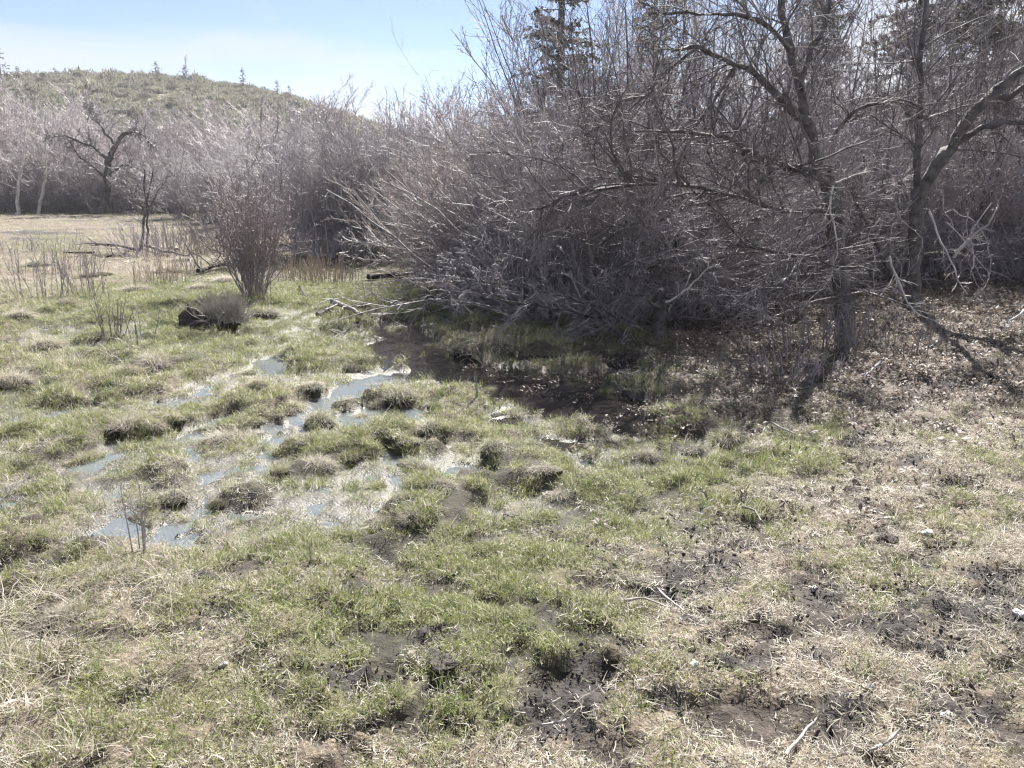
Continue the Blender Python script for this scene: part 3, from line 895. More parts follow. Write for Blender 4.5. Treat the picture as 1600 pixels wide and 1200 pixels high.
PLACES = {
    'far': [(100, 'lilac grey alder behind the two white birches in the far wood', 'far alders behind the birches'), (250, 'lilac grey alder around the crooked arching tree in the far wood', 'far alders around the crooked tree'),
            (420, 'lilac grey alder in the far wood beyond the twin stemmed sapling', 'far alders beyond the sapling'), (3000, 'lilac grey alder in the far wood showing over the middle thicket', 'far alders over the middle thicket')],
    'mid': [(470, 'grey upright willow standing between the lone willow bush and the far wood', 'willows behind the lone bush'), (600, 'grey upright willow rooted just behind the strip of pale reeds', 'willows behind the reeds'),
            (3000, 'grey upright willow of the thicket behind the russet willows', 'willows behind the russet ones')],
    'tall': [(980, 'tall thin stemmed alder rising near the thin spruce at the open sky', 'tall alders near the spruce'), (1320, 'tall thin stemmed alder rising behind the arching limbs of the old willow', 'tall alders behind the old willow'),
             (3000, 'tall thin stemmed alder rising behind the leaning willow', 'tall alders behind the leaning willow')],
    'tangle': [(1350, 'dark tangled willow close behind the trunk of the old forked willow', 'tangle behind the old trunk'), (3000, 'dark tangled willow behind the leaning willow on the leaf bank', 'tangle behind the leaning willow')],
    'droop': [(890, 'grey willow drooping its tangled boughs over the straw island of the brook', 'willows drooping over the island'), (3000, 'tangled grey willow around the low bowed willow at the brook', 'willows around the bowed one')],
    'dark': [(1100, 'dark upright alder stem group in the tangle above the brook', 'dark alders above the brook'), (3000, 'dark upright alder stem group in the tangle behind the two old trunks', 'dark alders behind the trunks')]}

def place_label(o, px, where):
    for lim, lab, grp in PLACES[where]:
        if px < lim:
            o['label'], o['group'] = lab, grp
            return o

# far wood at the foot of the hill
far = [make_shrub('alder_thicket_tree', 'bare lilac grey alder in the wood at the foot of the hill', 'tree', at(20 + 90 * k, 45 + 2 * k),
                  shrub_geo(20 + k, 26, 5.0, .75, 10, 8, 2, .10, .05, .05, .05, .0085, .5), 'twig_lilac', 'alders in the far wood', rz=k) for k in range(3)]
LF, GF_ = 'bare lilac grey alder in the wood at the foot of the hill', 'alders in the far wood'
spots = [(-60, 44, 1.15), (-10, 47, 1.3), (60, 44, 1.1), (110, 48, 1.3), (150, 44, .85), (215, 46, 1.05), (255, 44, .9), (300, 45, 1.0), (340, 42, .9), (385, 40, 1.0),
         (-100, 52, 1.2), (-30, 54, 1.3), (40, 53, 1.25), (120, 55, 1.3), (180, 53, 1.2), (260, 54, 1.2), (330, 52, 1.15), (400, 50, 1.15), (460, 46, 1.1), (520, 44, 1.1),
         (590, 45, 1.1), (660, 44, 1.15), (-160, 46, 1.1), (440, 38, .95), (730, 44, 1.2), (800, 42, 1.2)]
plant(far, spots, LF, GF_, 1.0, 'far')
for k in range(3): place_label(far[k], 20 + 90 * k, 'far')
# low dark brush under the far wood
brush = make_shrub('undergrowth_shrub', 'low dark brush in the shade under the far wood', 'shrub', at(70, 43), shrub_geo(31, 40, 1.7, 1.1, 9, 6, 2, .16, .0, .02, .03, .008, .7), 'twig_dark', 'low brush under the far wood')
for px in (-40, 10, 100, 130, 165, 200, 240, 275, 310, 345, 380):
    copy_thing(brush, at(px, 42.2 + (px % 3)), px * .7, .8 + .3 * rng.uniform(), 'low dark brush in the shade under the far wood', 'low brush under the far wood')

# thicket in the middle distance, upright
mid = [make_shrub('willow_thicket_shrub', 'grey upright willow in the dense thicket beyond the green lawn', 'shrub', at(490 + 70 * k, 19.5),
                  shrub_geo(40 + k, 44, 2.95, .62, 10, 6, 2, .085, .05, .06, .026, .0047, .45), ('bleached_twig', 'twig_grey', 'bleached_twig')[k], 'willows of the middle thicket', rz=2 * k) for k in range(3)]
LM, GM = 'grey upright willow in the dense thicket beyond the green lawn', 'willows of the middle thicket'
plant(mid, [(510, 18.8, .92), (555, 19.2, .96), (600, 19.5, .92), (650, 19.5, .95), (700, 18.5, .95), (480, 23, 1.02), (530, 24, 1.05), (590, 23, 1.0), (650, 24, 1.05),
            (710, 22, 1.0), (760, 20, 1.0), (430, 27, 1.0), (380, 30, .92), (330, 33, .92), (450, 31, 1.1), (800, 24, 1.1), (620, 29, 1.15), (560, 30, 1.12), (290, 36, .95), (700, 27, 1.15),
            (400, 33, 1.0), (350, 37, 1.05)], LM, GM, .95, 'mid')
for k in range(3): place_label(mid[k], 490 + 70 * k, 'mid')
plant(mid, [(860, 18, .95), (960, 18, 1.0), (1060, 18, 1.0), (1160, 18, 1.0), (1270, 17.5, 1.0), (1370, 18, 1.0), (1470, 17.5, 1.0), (1570, 17, 1.0)], 'upright grey willow at the back of the thicket behind the old willow', 'upright willows behind the old willow')

# the single shrub standing in front
red = make_shrub('red_willow_shrub', 'reddish many stemmed willow bush standing alone on the green lawn', 'shrub', gp(398, 462),
                 shrub_geo(50, 58, 2.0, .47, 8, 5, 1, .085, .02, .02, .0095, .0034, .16, ratio1=.34), 'mauve_twig', rz=.3)
redb = make_shrub('red_willow_shrub', 'russet willow at the end of the thicket above the brook', 'shrub', at(775, 12.2),
                  shrub_geo(51, 60, 2.45, .66, 10, 7, 1, .10, .035, .03, .016, .0034, .35), 'russet_twig', 'russet willows above the brook', rz=1.3)
for px, Y, sc in [(722, 13.2, .92), (820, 12.6, 1.0), (780, 14.5, 1.02), (850, 13.8, 1.05), (715, 15.5, .9), (745, 16.5, 1.05)]:
    copy_thing(redb, at(px, Y), px * .3, sc, 'russet willow at the end of the thicket above the brook', 'russet willows above the brook')

# right thicket: drooping tangle in front, upright stems behind
dr = [make_shrub('drooping_willow_shrub', 'grey willow whose tangled boughs droop over the brook', 'shrub', at((870, 970, 1080)[k], (10.2, 9.9, 10.2)[k]),
                 shrub_geo(60 + k, 36, 2.75, 1.05, 11, 7, 1, .13, .0, -.03, .024, .0031, .5, .1, .17, .42, .42, 2, .09), ('twig_grey', 'twig_red', 'twig_dark')[k], 'drooping willows over the brook', rz=k * 1.9) for k in range(3)]
LD, GD = 'grey willow whose tangled boughs droop over the brook', 'drooping willows over the brook'
plant(dr, [(810, 11.0, .92), (915, 10.6, .95), (1020, 10.9, 1.0), (1140, 11.4, .9), (930, 12, 1.05), (1040, 12.5, 1.05), (860, 12.4, 1.0)], LD, GD, 1.0, 'droop')
for k in range(3): place_label(dr[k], (870, 970, 1080)[k], 'droop')
LI, GI = 'dark willow in the tangle behind the old trunks', 'willows behind the old trunks'
for k, (px, Y, sc) in enumerate(
        [(1180, 12.8, .95), (1260, 12.8, .95), (1345, 12.6, .95), (1430, 12.6, .9), (1510, 12.3, .95), (1600, 12, .95), (1690, 11.5, .95), (1300, 14.6, 1.05), (1400, 14.5, 1.05), (1490, 14.2, 1.05),
         (1580, 14, 1.05), (1680, 13.5, 1.05), (1220, 15, 1.05), (1130, 14, 1.05)]):
    place_label(copy_thing(dr[1 + k % 2], at(px, Y), rng.uniform(0, 6.28), sc, LI, GI), px, 'tangle')
up = [make_shrub('tall_alder_shrub', 'tall thin stemmed alder rising through the back of the thicket', 'tree', at((900, 1050, 1200)[k], 17),
                 shrub_geo(70 + k, 17, 6.4, .34, 10, 5, 1, .07, .04, .05, .030, .0045, .5), 'twig_grey', 'tall alders behind the thicket', rz=k) for k in range(3)]
LU, GU = 'tall thin stemmed alder rising through the back of the thicket', 'tall alders behind the thicket'
plant(up, [(850, 15.5, .66), (960, 16, .85), (1120, 17, 1.0), (1400, 18, 1.0), (1600, 17, 1.0), (900, 20, .9), (1020, 21, 1.0), (1300, 22, 1.0), (1500, 23, 1.05)], LU, GU, 1.0, 'tall')
for k in range(3): place_label(up[k], (900, 1050, 1200)[k], 'tall')

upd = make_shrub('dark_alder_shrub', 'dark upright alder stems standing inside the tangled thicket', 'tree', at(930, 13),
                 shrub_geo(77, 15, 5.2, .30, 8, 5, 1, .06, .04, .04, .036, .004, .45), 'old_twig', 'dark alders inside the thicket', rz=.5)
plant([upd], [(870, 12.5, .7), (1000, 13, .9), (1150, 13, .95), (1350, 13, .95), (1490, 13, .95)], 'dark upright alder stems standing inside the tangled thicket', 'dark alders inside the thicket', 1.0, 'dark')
place_label(upd, 930, 'dark')

# long thin stems leaning out over the open sky
g = np.random.default_rng(81)
for k, (pts, lab) in enumerate([([(905, 470), (880, 350), (830, 240), (770, 130), (728, 78)], 'long thin alder stem leaning out alone against the blue sky'),
                                ([(930, 470), (900, 330), (850, 190), (812, 100), (795, 40)], 'slender alder stem leaning beside the thin spruce')]):
    base = at(pts[0][0], 12)
    P3 = np.array([[*air(a, b, 12 - .25 * j)] for j, (a, b) in enumerate(pts)]) - np.array(base)
    P3[0] = (0, 0, -.05)
    poly = P3[None]
    L = np.array([np.linalg.norm(np.diff(P3, axis=0), axis=1).sum()])
    r = link('leaning_alder', None, loc=base); tag(r, lab, 'tree')
    link('stem', mesh_from('stem', *tubes(poly, np.array([.022]), np.array([.005]), 5), M['twig_grey'], None, True), r)
    p, d, l, ix, rel = sprout(poly, L, 26, .35, 1, .55, .2, .16, g)
    s1 = grow(p, d, l, 4, .08, .08, g)
    p, d, l2, ix, rel = sprout(s1, l, 5, .2, 1, .6, .2, .4, g)
    s2 = grow(p, d, l2, 3, .1, .05, g)
    tw = link('twigs', mesh_from('twigs', *join([tubes(s1, np.full(len(l), .006), np.full(len(l), .0035), 3), tubes(s2, np.full(len(l2), .004), np.full(len(l2), .0025), 3)]), M['twig_grey']), r)
    tw['kind'] = 'stuff'

# ------------------------------------------------------------------ the traced trees: trunk and limbs along real lines, twigs grown on them
def traced_tree(name, label, Y, trunk, limbs, mat, seed, k1=14, ratio=.30, droop=-.03, twig_mat='twig_dark', rt=.0032, r_twig1=.011, tw=.16, lmax=1.6, ang=.85, kids=9, depth=.35):
    """trunk / limbs: (pixel line, r0, r1, depth drift in metres); the tree stands Y metres away"""
    g = np.random.default_rng(seed)
    base = at(trunk[0][0][0][0], Y)
    r = link(name, None, loc=base); tag(r, label, 'tree')
    def line3(pts, drift):
        n = len(pts)
        P = np.array([air(a, b, Y + drift * j / max(n - 1, 1)) for j, (a, b) in enumerate(pts)]) - np.array(base)
        # resample smoothly
        t = np.linspace(0, n - 1, 3 * (n - 1) + 1)
        Q = np.stack([np.interp(t, np.arange(n), P[:, c]) for c in range(3)], 1)
        Q[1:-1] = (Q[:-2] + 2 * Q[1:-1] + Q[2:]) / 4
        Q[1:-1] += g.normal(0, .013 * (1 + .06 * max(Y - 10, 0)), Q[1:-1].shape)
        return Q
    Ls = []
    tparts = []
    for pts, a, b, dft in trunk:
        q = line3(pts, dft)
        if q[0, 2] < .25: q[0, 2] = -.08
        tparts.append(tubes(q[None], np.array([a]), np.array([b]), 9)); Ls.append((q, .25))
    q0 = Ls[0][0]; ra = trunk[0][1]
    fl = np.stack([q0[0] + [0, 0, -.04], q0[0] + (q0[1] - q0[0]) * .5, q0[1], q0[2]])[None]
    tparts.append(tubes(fl, np.array([ra * 1.75]), np.array([ra * .78]), 9))
    V, F = join(tparts)
    V = V + np.random.default_rng(seed).normal(0, .010, V.shape)
    link('trunk', mesh_from('trunk', V, F, M[mat], None, True), r)
    for pts, a, b, dft in limbs:
        q = line3(pts, dft)
        v, f = tubes(q[None], np.array([a * (.8 if Y < 15 else 1)]), np.array([b * .8]), 7)
        v = v + g.normal(0, min(.16 * a, .008), v.shape)
        link('limb', mesh_from('limb', v, f, M[mat], None, True), r); Ls.append((q, 1.0))
    sub, twg = [], []
    for q, wgt in Ls:
        L = np.array([np.linalg.norm(np.diff(q, axis=0), axis=1).sum()])
        p, d, l, ix, rel = sprout(q[None], L, max(2, int(k1 * wgt * (1 + L[0] * .5))), .25 if wgt < 1 else .12, 1, ang, .3, ratio, g)
        l = np.clip(l, .25, lmax)
        s1 = grow(p, d, l, 6, tw * .8, droop, g)
        sub.append(tubes(s1, np.clip(r_twig1 * l / 1.0, .005, .022), np.full(len(l), rt), 4))
        p, d, l, ix, rel = sprout(s1, l, kids, .1, 1, .75, .25, .42, g)
        l = np.clip(l, .1, .95)
        s2 = grow(p, d, l, 4, tw, droop * .8, g)
        sub.append(tubes(s2, np.full(len(l), rt * 1.3), np.full(len(l), rt * .8), 3))
        p, d, l, ix, rel = sprout(s2, l, 3, .1, 1, .7, .25, .45, g)
        s3 = grow(p, d, np.clip(l, .05, .3), 2, tw, 0, g)
        twg.append(tubes(s3, np.full(len(l), rt * .85), np.full(len(l), rt * .5), 3))
    link('branches', mesh_from('branches', *join(sub), M[twig_mat]), r)['kind'] = 'stuff'
    link('twigs', mesh_from('twigs', *join(twg), M[twig_mat]), r)['kind'] = 'stuff'
    return r

traced_tree('old_willow_tree', 'old forked willow with thick dark trunk and arching crown above the leaf strewn bank', 9.4,
    [([(1318, 505), (1314, 430), (1308, 360), (1300, 300), (1290, 262)], .105, .072, .1),
     ([(1302, 330), (1285, 270), (1265, 200), (1250, 140), (1235, 80), (1222, 20), (1215, -60)], .070, .032, .4)],
    [([(1262, 190), (1225, 160), (1180, 112), (1130, 92), (1090, 72), (1050, 78)], .055, .018, -.9),
     ([(1250, 140), (1262, 90), (1290, 40), (1300, -40)], .05, .025, .5),
     ([(1300, 290), (1262, 262), (1225, 256), (1180, 244), (1130, 212), (1060, 206), (985, 205)], .045, .012, -1.0),
     ([(1292, 280), (1240, 268), (1205, 258), (1160, 250)], .05, .02, -.5),
     ([(1305, 210), (1330, 175), (1370, 158), (1410, 158), (1450, 172)], .028, .010, -.4),
     ([(1090, 75), (1040, 110), (1000, 160), (960, 190), (905, 215)], .022, .008, -.7),
     ([(1235, 80), (1200, 40), (1150, 20), (1090, 25), (1020, 20)], .035, .010, -.8),
     ([(1300, 330), (1220, 330), (1130, 300), (1020, 285), (900, 300), (830, 330)], .035, .010, -1.0),
     ([(1310, 420), (1250, 400), (1150, 380), (1050, 400), (960, 440)], .03, .010, -.9),
     ([(1150, 100), (1120, 150), (1080, 210), (1050, 280), (1010, 340), (940, 380)], .022, .008, -.5)],
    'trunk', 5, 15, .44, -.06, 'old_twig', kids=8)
traced_tree('leaning_willow_tree', 'leaning willow with rough dark trunk slanting out of the picture beside the upright stem', 9.8,
    [([(1425, 490), (1428, 420), (1430, 340), (1434, 295)], .098, .072, .0),
     ([(1434, 310), (1465, 255), (1495, 215), (1530, 165), (1570, 128), (1620, 95), (1700, 50)], .072, .045, -.6)],
    [([(1434, 300), (1432, 240), (1438, 170), (1440, 90), (1446, 0), (1450, -60)], .055, .035, .3),
     ([(1480, 235), (1520, 205), (1570, 190), (1620, 192)], .05, .025, -.5),
     ([(1530, 165), (1575, 150), (1640, 110)], .05, .03, -.3),
     ([(1400, 440), (1370, 380), (1345, 330), (1330, 300)], .03, .015, -.3)],
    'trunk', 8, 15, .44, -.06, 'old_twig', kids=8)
traced_tree('bowed_willow_tree', 'low gnarled willow bent toward the brook with bare pale curling boughs', 8.7,
    [([(1025, 545), (1030, 505), (1028, 470), (1040, 420), (1062, 370)], .085, .035, .4)],
    [([(1030, 470), (1060, 462), (1085, 440), (1105, 415), (1098, 400)], .024, .010, -.3),
     ([(1030, 480), (1000, 462), (960, 455), (940, 445)], .02, .008, -.4),
     ([(1000, 560), (975, 530), (940, 500), (860, 480), (790, 470), (730, 450)], .026, .008, -.6),
     ([(1010, 520), (940, 480), (850, 455), (760, 440), (690, 440)], .022, .007, .1)],
    'trunk', 13, 12, .30, -.05, 'twig_dark')

# pale crooked dead boughs hanging before the dark interior
g = np.random.default_rng(91)
def dead_bough(label, pts, Y, r0, mat='pale_bark', n=16, drift=-.3, cat='branch', name='dead_bough', up=0., lr=.22, kids=3):
    P = np.array([air(a, b, Y + drift * j / (len(pts) - 1)) for j, (a, b) in enumerate(pts)])
    t = np.linspace(0, len(pts) - 1, 3 * (len(pts) - 1) + 1)
    Q = np.stack([np.interp(t, np.arange(len(pts)), P[:, c]) for c in range(3)], 1)
    Q[1:-1] = (Q[:-2] + 2 * Q[1:-1] + Q[2:]) / 4
    Q[1:-1] += g.normal(0, .010, Q[1:-1].shape)
    L = np.array([np.linalg.norm(np.diff(Q, axis=0), axis=1).sum()])
    parts = [tubes(Q[None], np.array([r0]), np.array([r0 * .35]), 5)]
    if n:
        p, d, l, ix, rel = sprout(Q[None], L, n, .15, 1, .8, .25, lr, g)
        s1 = grow(p, d, l, 4, .22, up, g)
        parts.append(tubes(s1, np.full(len(l), r0 * .38), np.full(len(l), r0 * .18), 3))
        p, d, l, ix, rel = sprout(s1, l, kids, .2, 1, .8, .25, .45, g)
        s2 = grow(p, d, l, 3, .2, up, g)
        parts.append(tubes(s2, np.full(len(l), r0 * .22), np.full(len(l), r0 * .12), 3))
    V, F = join(parts)
    o0 = P[0]
    o = link(name, mesh_from(name, V - o0, F, M[mat], None, True), loc=o0)
    return tag(o, label, cat)
dead_bough('pale dead bough curling like a hook beside the bowed willow', [(1040, 472), (1062, 462), (1085, 442), (1104, 422), (1106, 410), (1098, 402)], 8.3, .014, n=8)
dead_bough('pale forked bough hanging straight down before the old trunk', [(1302, 290), (1296, 330), (1310, 380), (1300, 430), (1252, 485)], 8.9, .013, n=18)
dead_bough('crooked pale bough bending to the ground between the two old trunks', [(1390, 400), (1405, 445), (1425, 485), (1470, 508)], 8.8, .014, n=14)
dead_bough('long pale bough rising steeply beside the leaning willow', [(1490, 402), (1520, 368), (1546, 348), (1560, 320)], 8.6, .016, n=14)
dead_bough('white twiggy bough spreading low over the turf at the far corner of the thicket', [(720, 400), (660, 396), (610, 384), (545, 376)], 12.6, .017, n=22, drift=-.4, up=.02, lr=.35)
dead_bough('second white bough lying flat below the spreading one', [(730, 404), (690, 402), (640, 410), (590, 408), (540, 400)], 12.4, .014, n=16, drift=-.3, lr=.3)
dead_bough('bleached bough fallen through the undergrowth at the edge of the leaves', [(1452, 330), (1470, 380), (1490, 420), (1512, 460)], 8.9, .014, n=12)
dead_bough('thin bleached bough leaning on the slope beneath the leaning willow', [(1600, 484), (1580, 500), (1565, 520)], 8.0, .012, n=3)
dead_bough('dark bough reaching down into the head of the brook', [(745, 430), (700, 455), (660, 482), (616, 506)], 10.9, .018, 'twig_dark', 6, -.6)
dead_bough('hooked grey bough drooping over the leaves by the old trunk', [(1255, 395), (1250, 425), (1222, 436), (1212, 446)], 8.8, .012, n=8)

gb = np.random.default_rng(303)
for cx, lab, grp in [(1225, 'pale crooked twigs hanging before the dark hollow beside the old trunk', 'pale boughs beside the old trunk'), (1345, 'pale twisted bough drooping between the old trunk and the leaning willow', 'pale boughs between the two trunks'),
                     (1480, 'pale twisted bough drooping under the leaning willow', 'pale boughs under the leaning willow')]:
    for k in range(5):
        x0 = cx + gb.normal(0, 52); y0 = gb.uniform(285, 350); pts = [(x0, y0)]
        for q in range(gb.integers(3, 6)):
            pts.append((pts[-1][0] + gb.normal(0, 20), pts[-1][1] + gb.uniform(18, 48)))
        o = dead_bough(lab, pts, gb.uniform(8.9, 9.6), gb.uniform(.005, .009), 'bleached_twig', 8, -.25)
        o['group'] = grp

# far-left individual trees
traced_tree('crooked_tree', 'crooked dark tree whose top arches over at the meadow end', 41,
    [([(164, 338), (166, 300), (167, 270), (172, 245), (180, 225), (192, 210), (206, 206)], .22, .06, .5)],
    [([(192, 210), (212, 207), (228, 214), (238, 228)], .10, .02, -1.), ([(170, 250), (150, 232), (128, 222), (100, 214), (75, 212)], .09, .02, -1.5),
     ([(168, 280), (145, 262), (120, 240), (108, 220)], .08, .02, -1.), ([(178, 225), (160, 200), (148, 180), (140, 160)], .08, .02, .5), ([(170, 270), (190, 258), (215, 262), (240, 290)], .06, .02, -1.)],
    'trunk', 15, 11, .36, -.05, 'twig_dark', .013, .04, .16, 4., .8, 8)
for seed, lab, ln, br in [(17, 'thin white barked birch nearest the picture edge before the far wood', [(27, 347), (30, 300), (33, 265), (37, 232), (40, 205)], [[(33, 265), (45, 250), (52, 235)], [(34, 262), (25, 245), (20, 225)]]),
                          (18, 'white barked birch forked near the top beside the crooked tree', [(60, 349), (63, 315), (70, 280), (72, 245), (70, 220), (72, 180)], [[(71, 272), (85, 262), (95, 252)], [(71, 255), (62, 240), (55, 220)]])]:
    traced_tree('birch_tree', lab, 41, [(ln, .085, .035, .2)], [(b, .04, .018, -.3) for b in br], 'pale_bark', seed, 4, .25, .02, 'twig_lilac', .009, .03, .12, 2., .6, 5)
traced_tree('bare_sapling', 'dark twin stemmed sapling among fallen branches in the far meadow', 21,
    [([(219, 391), (223, 365), (226, 335), (227, 300), (226, 265)],   .036, .010, .1), ([(231, 389), (232, 360), (229, 335), (232, 300), (240, 262)], .032, .009, .2)],
    [([(226, 330), (210, 305), (195, 290), (178, 282)], .02, .008, -.3), ([(230, 330), (245, 305), (258, 285)], .018, .008, -.2)], 'trunk', 19, 12, .36, .02, 'twig_dark', .0055, .012, .14, 1.4, .6, 6)
traced_tree('tall_bare_sapling', 'tall thin sapling rising above the middle thicket against the hill', 30,
    [([(405, 372), (408, 320), (410, 260), (409, 200), (411, 150)], .07, .015, .1)], [([(410, 250), (428, 225), (434, 200), (436, 160)], .035, .012, .2), ([(409, 270), (398, 240), (392, 210)], .03, .012, .2)], 'twig_dark', 23, 5, .16, .05, 'twig_dark', .007, .012, .1, 1.2, .6, 5)

# ------------------------------------------------------------------ small shrubs and stalks of the meadow
def stalks(name, label, loc, seed, n, H, spread, mat='reed', rt=.0026, k=3, cat='plant', base=.1, wig=.05, r0=.006, group=None):
    g = np.random.default_rng(seed)
    az = g.uniform(0, 6.28, n); tl = np.abs(g.normal(0, spread, n))
    D = np.stack([np.sin(tl) * np.cos(az), np.sin(tl) * np.sin(az), np.cos(tl)], 1)
    rr = base * np.sqrt(g.uniform(0, 1, n))
    P = np.stack([np.cos(az) * rr, np.sin(az) * rr, np.full(n, -.04)], 1)
    L = H * g.uniform(.5, 1.05, n)
    s0 = grow(P, D, L, 5, wig, .04, g)
    parts = [tubes(s0, np.full(n, r0), np.full(n, rt), 4)]
    if k:
        p, d, l, ix, rel = sprout(s0, L, k, .3, .95, .5, .2, .35, g)
        s1 = grow(p, d, l, 3, .1, .06, g)
        parts.append(tubes(s1, np.full(len(l), rt), np.full(len(l), rt * .6), 3))
    o = link(name, mesh_from(name, *join(parts), M[mat]), loc=loc)
    return tag(o, label, cat, group)
stalks('willow_seedling', 'slender reddish seedling with a few bare stems among straw in the near marsh', gp(218, 866), 1, 5, .52, .16, 'twig_red', .0016, 5, base=.03, r0=.0045)
stalks('willow_seedling', 'single bent dark stalk beside the taller seedling', gp(268, 800), 2, 1, .36, .08, 'twig_dark', .0016, 3, base=.01, r0=.003)
stalks('willow_seedling', 'thin dry stalk standing alone in the near green turf', gp(483, 886), 3, 2, .22, .15, 'twig_dark', .0014, 1, base=.03, r0=.0022)
stalks('willow_seedling', 'clump of bare brown stems before the black stump', gp(176, 522), 4, 12, .55, .18, 'twig_dark', .003, 2, base=.12)
stalks('willow_seedling', 'sparse bare stems nearer than the brown clump before the stump', gp(218, 540), 5, 7, .42, .15, 'twig_dark', .0025, 2, base=.14)
stalks('willow_shoots', 'pale pinkish shoots rising from dry grass at the meadow edge', gp(70, 468), 6, 24, .80, .30, 'twig_lilac', .003, 3, 'shrub', .35)
stalks('willow_shoots', 'dark upright shoots from a brown tuft next to the pinkish shoots', gp(135, 462), 7, 24, .70, .34, 'twig_red', .003, 3, 'shrub', .28)
stalks('willow_shoots', 'low brushy shoots at the foot of the twin stemmed sapling', gp(232, 402), 8, 70, .8, .5, 'twig_lilac', .0045, 4, 'shrub', .7)
stalks('willow_shoots', 'grey low brush between the sapling and the alone willow bush', gp(275, 392), 9, 60, .9, .4, 'twig_lilac', .0045, 4, 'shrub', .8)
stalks('willow_shoots', 'dense low brush touching the reddish willow bush', gp(335, 395), 10, 60, .9, .4, 'twig_red', .0045, 4, 'shrub', .7)
stalks('willow_seedling', 'thin upright sprig on a straw tussock near the willow bush', gp(422, 482), 11, 3, .95, .08, 'twig_dark', .003, 3, base=.06)
stalks('willow_seedling', 'fan of fine sprigs on the turf beside the bleached log', gp(578, 466), 12, 8, .45, .25, 'twig_lilac', .0022, 2, base=.1)
stalks('willow_shoots', 'reddish dry weeds growing in shade before the old willow', gp(1275, 545), 13, 44, .55, .4, 'twig_red', .0022, 4, 'plant', .45)
stalks('willow_shoots', 'brown dry weeds in the shadow patch on the leaf strewn bank', gp(1245, 590), 14, 44, .36, .55, 'twig_red', .0020, 4, 'plant', .42)
stalks('willow_shoots', 'thin brown weeds standing by the leaning willow foot', gp(1390, 540), 15, 40, .45, .3, 'twig_red', .0022, 3, 'plant', .6)
stalks('willow_seedling', 'small leafless sprig standing in the brook shallows', gp(748, 622), 16, 2, .26, .06, 'twig_dark', .002, 2, base=.02)
gs = np.random.default_rng(700)
for q in range(12):
    px, py = gs.uniform(0, 330), gs.uniform(372, 448)
    stalks('weed_clump', 'sparse dry weeds scattered over the rough ground of the far meadow', gp(px, py), 710 + q, int(gs.uniform(10, 26)), gs.uniform(.4, .8), .4, ('twig_lilac', 'twig_red', 'reed')[q % 3], .003, 3, 'plant', gs.uniform(.2, .6), .10, group='dry weeds of the far meadow')
# pale dead reeds between the lawn and the thicket
for px, py, sd, lab in [(470, 436, 21, 'pale reeds standing at the foot of the middle thicket beside the willow bush'), (515, 440, 22, 'pale reeds in the middle of the strip under the thicket'), (255, 440, 24, 'pinkish dry weeds in the straw beyond the green lawn')]:
    stalks('dry_reeds', lab, gp(px, py), sd, 80, .5, .14, 'reed', .003, 1, 'plant', .55)

# ------------------------------------------------------------------ tussocks
def mound_geo(seed, w, hgt, under=.12):
    g = np.random.default_rng(seed)
    na, nr = 22, 8
    a = np.arange(na) / na * 2 * math.pi
    V = [[0, 0, hgt]]
    ra = 1 + .22 * np.sin(a * 2 + g.uniform(0, 6)) + .16 * np.sin(a * 3 + g.uniform(0, 6)) + .12 * np.sin(a * 5 + g.uniform(0, 6))
    for k in range(1, nr + 1):
        t = k / nr
        rr = w * (np.sin(t * 1.9) / math.sin(1.45) if t < .83 else 1.02 - under * (t - .83) / .17) * ra
        zz = hgt * (math.cos(min(t / .92, 1) * 1.57)) - .06 * (t > .92)
        jj = g.normal(0, .085 * w, na)
        for q in range(na):
            V.append([math.cos(a[q]) * (rr[q] + jj[q]), math.sin(a[q]) * (rr[q] + jj[q]), zz + g.normal(0, .07 * hgt + .003)])
    F3 = [(0, 1 + j, 1 + (j + 1) % na) for j in range(na)]
    F4 = []
    for k in range(nr - 1):
        for j in range(na):
            j2 = (j + 1) % na
            F4.append((1 + k * na + j, 1 + (k + 1) * na + j, 1 + (k + 1) * na + j2, 1 + k * na + j2))
    return np.array(V), [np.array(F3), np.array(F4)]

def tuss_blades(seed, n, w, hgt, lo, hi, wid, tilt, bend, dry, skirt=.6):
    """blades rooted over the top of a mound, the outer ones hanging down"""
    g = np.random.default_rng(seed)
    V, F, A = blades(seed, n, w * .8, lo, hi, wid, tilt, bend, dry, 4)
    nv = 10
    Vr = V.reshape(n, nv, 3)
    root = Vr[:, :2].mean(1)
    az = np.arctan2(root[:, 1], root[:, 0]); rr = np.hypot(root[:, 0], root[:, 1]) / w
    # turn the blade outward, lift it to the surface
    d = Vr - root[:, None]
    cur = np.arctan2(d[:, -1, 1], d[:, -1, 0])
    turn = (az - cur) * np.clip(rr * 1.4, 0, 1) * g.uniform(.5, 1, n)
    c, s = np.cos(turn)[:, None], np.sin(turn)[:, None]
    x, y = d[..., 0] * c - d[..., 1] * s, d[..., 0] * s + d[..., 1] * c
    z = d[..., 2] - skirt * np.clip(rr - .35, 0, 1)[:, None] * (np.hypot(x, y)) ** 1.0 * 1.2
    zr = hgt * np.cos(np.clip(rr, 0, 1) * 1.45)
    Vr = np.stack([x, y, z], -1) + np.stack([root[:, 0], root[:, 1], zr], -1)[:, None]
    Vr[..., 2] = np.maximum(Vr[..., 2], -.01)
    return Vr.reshape(-1, 3), F, A

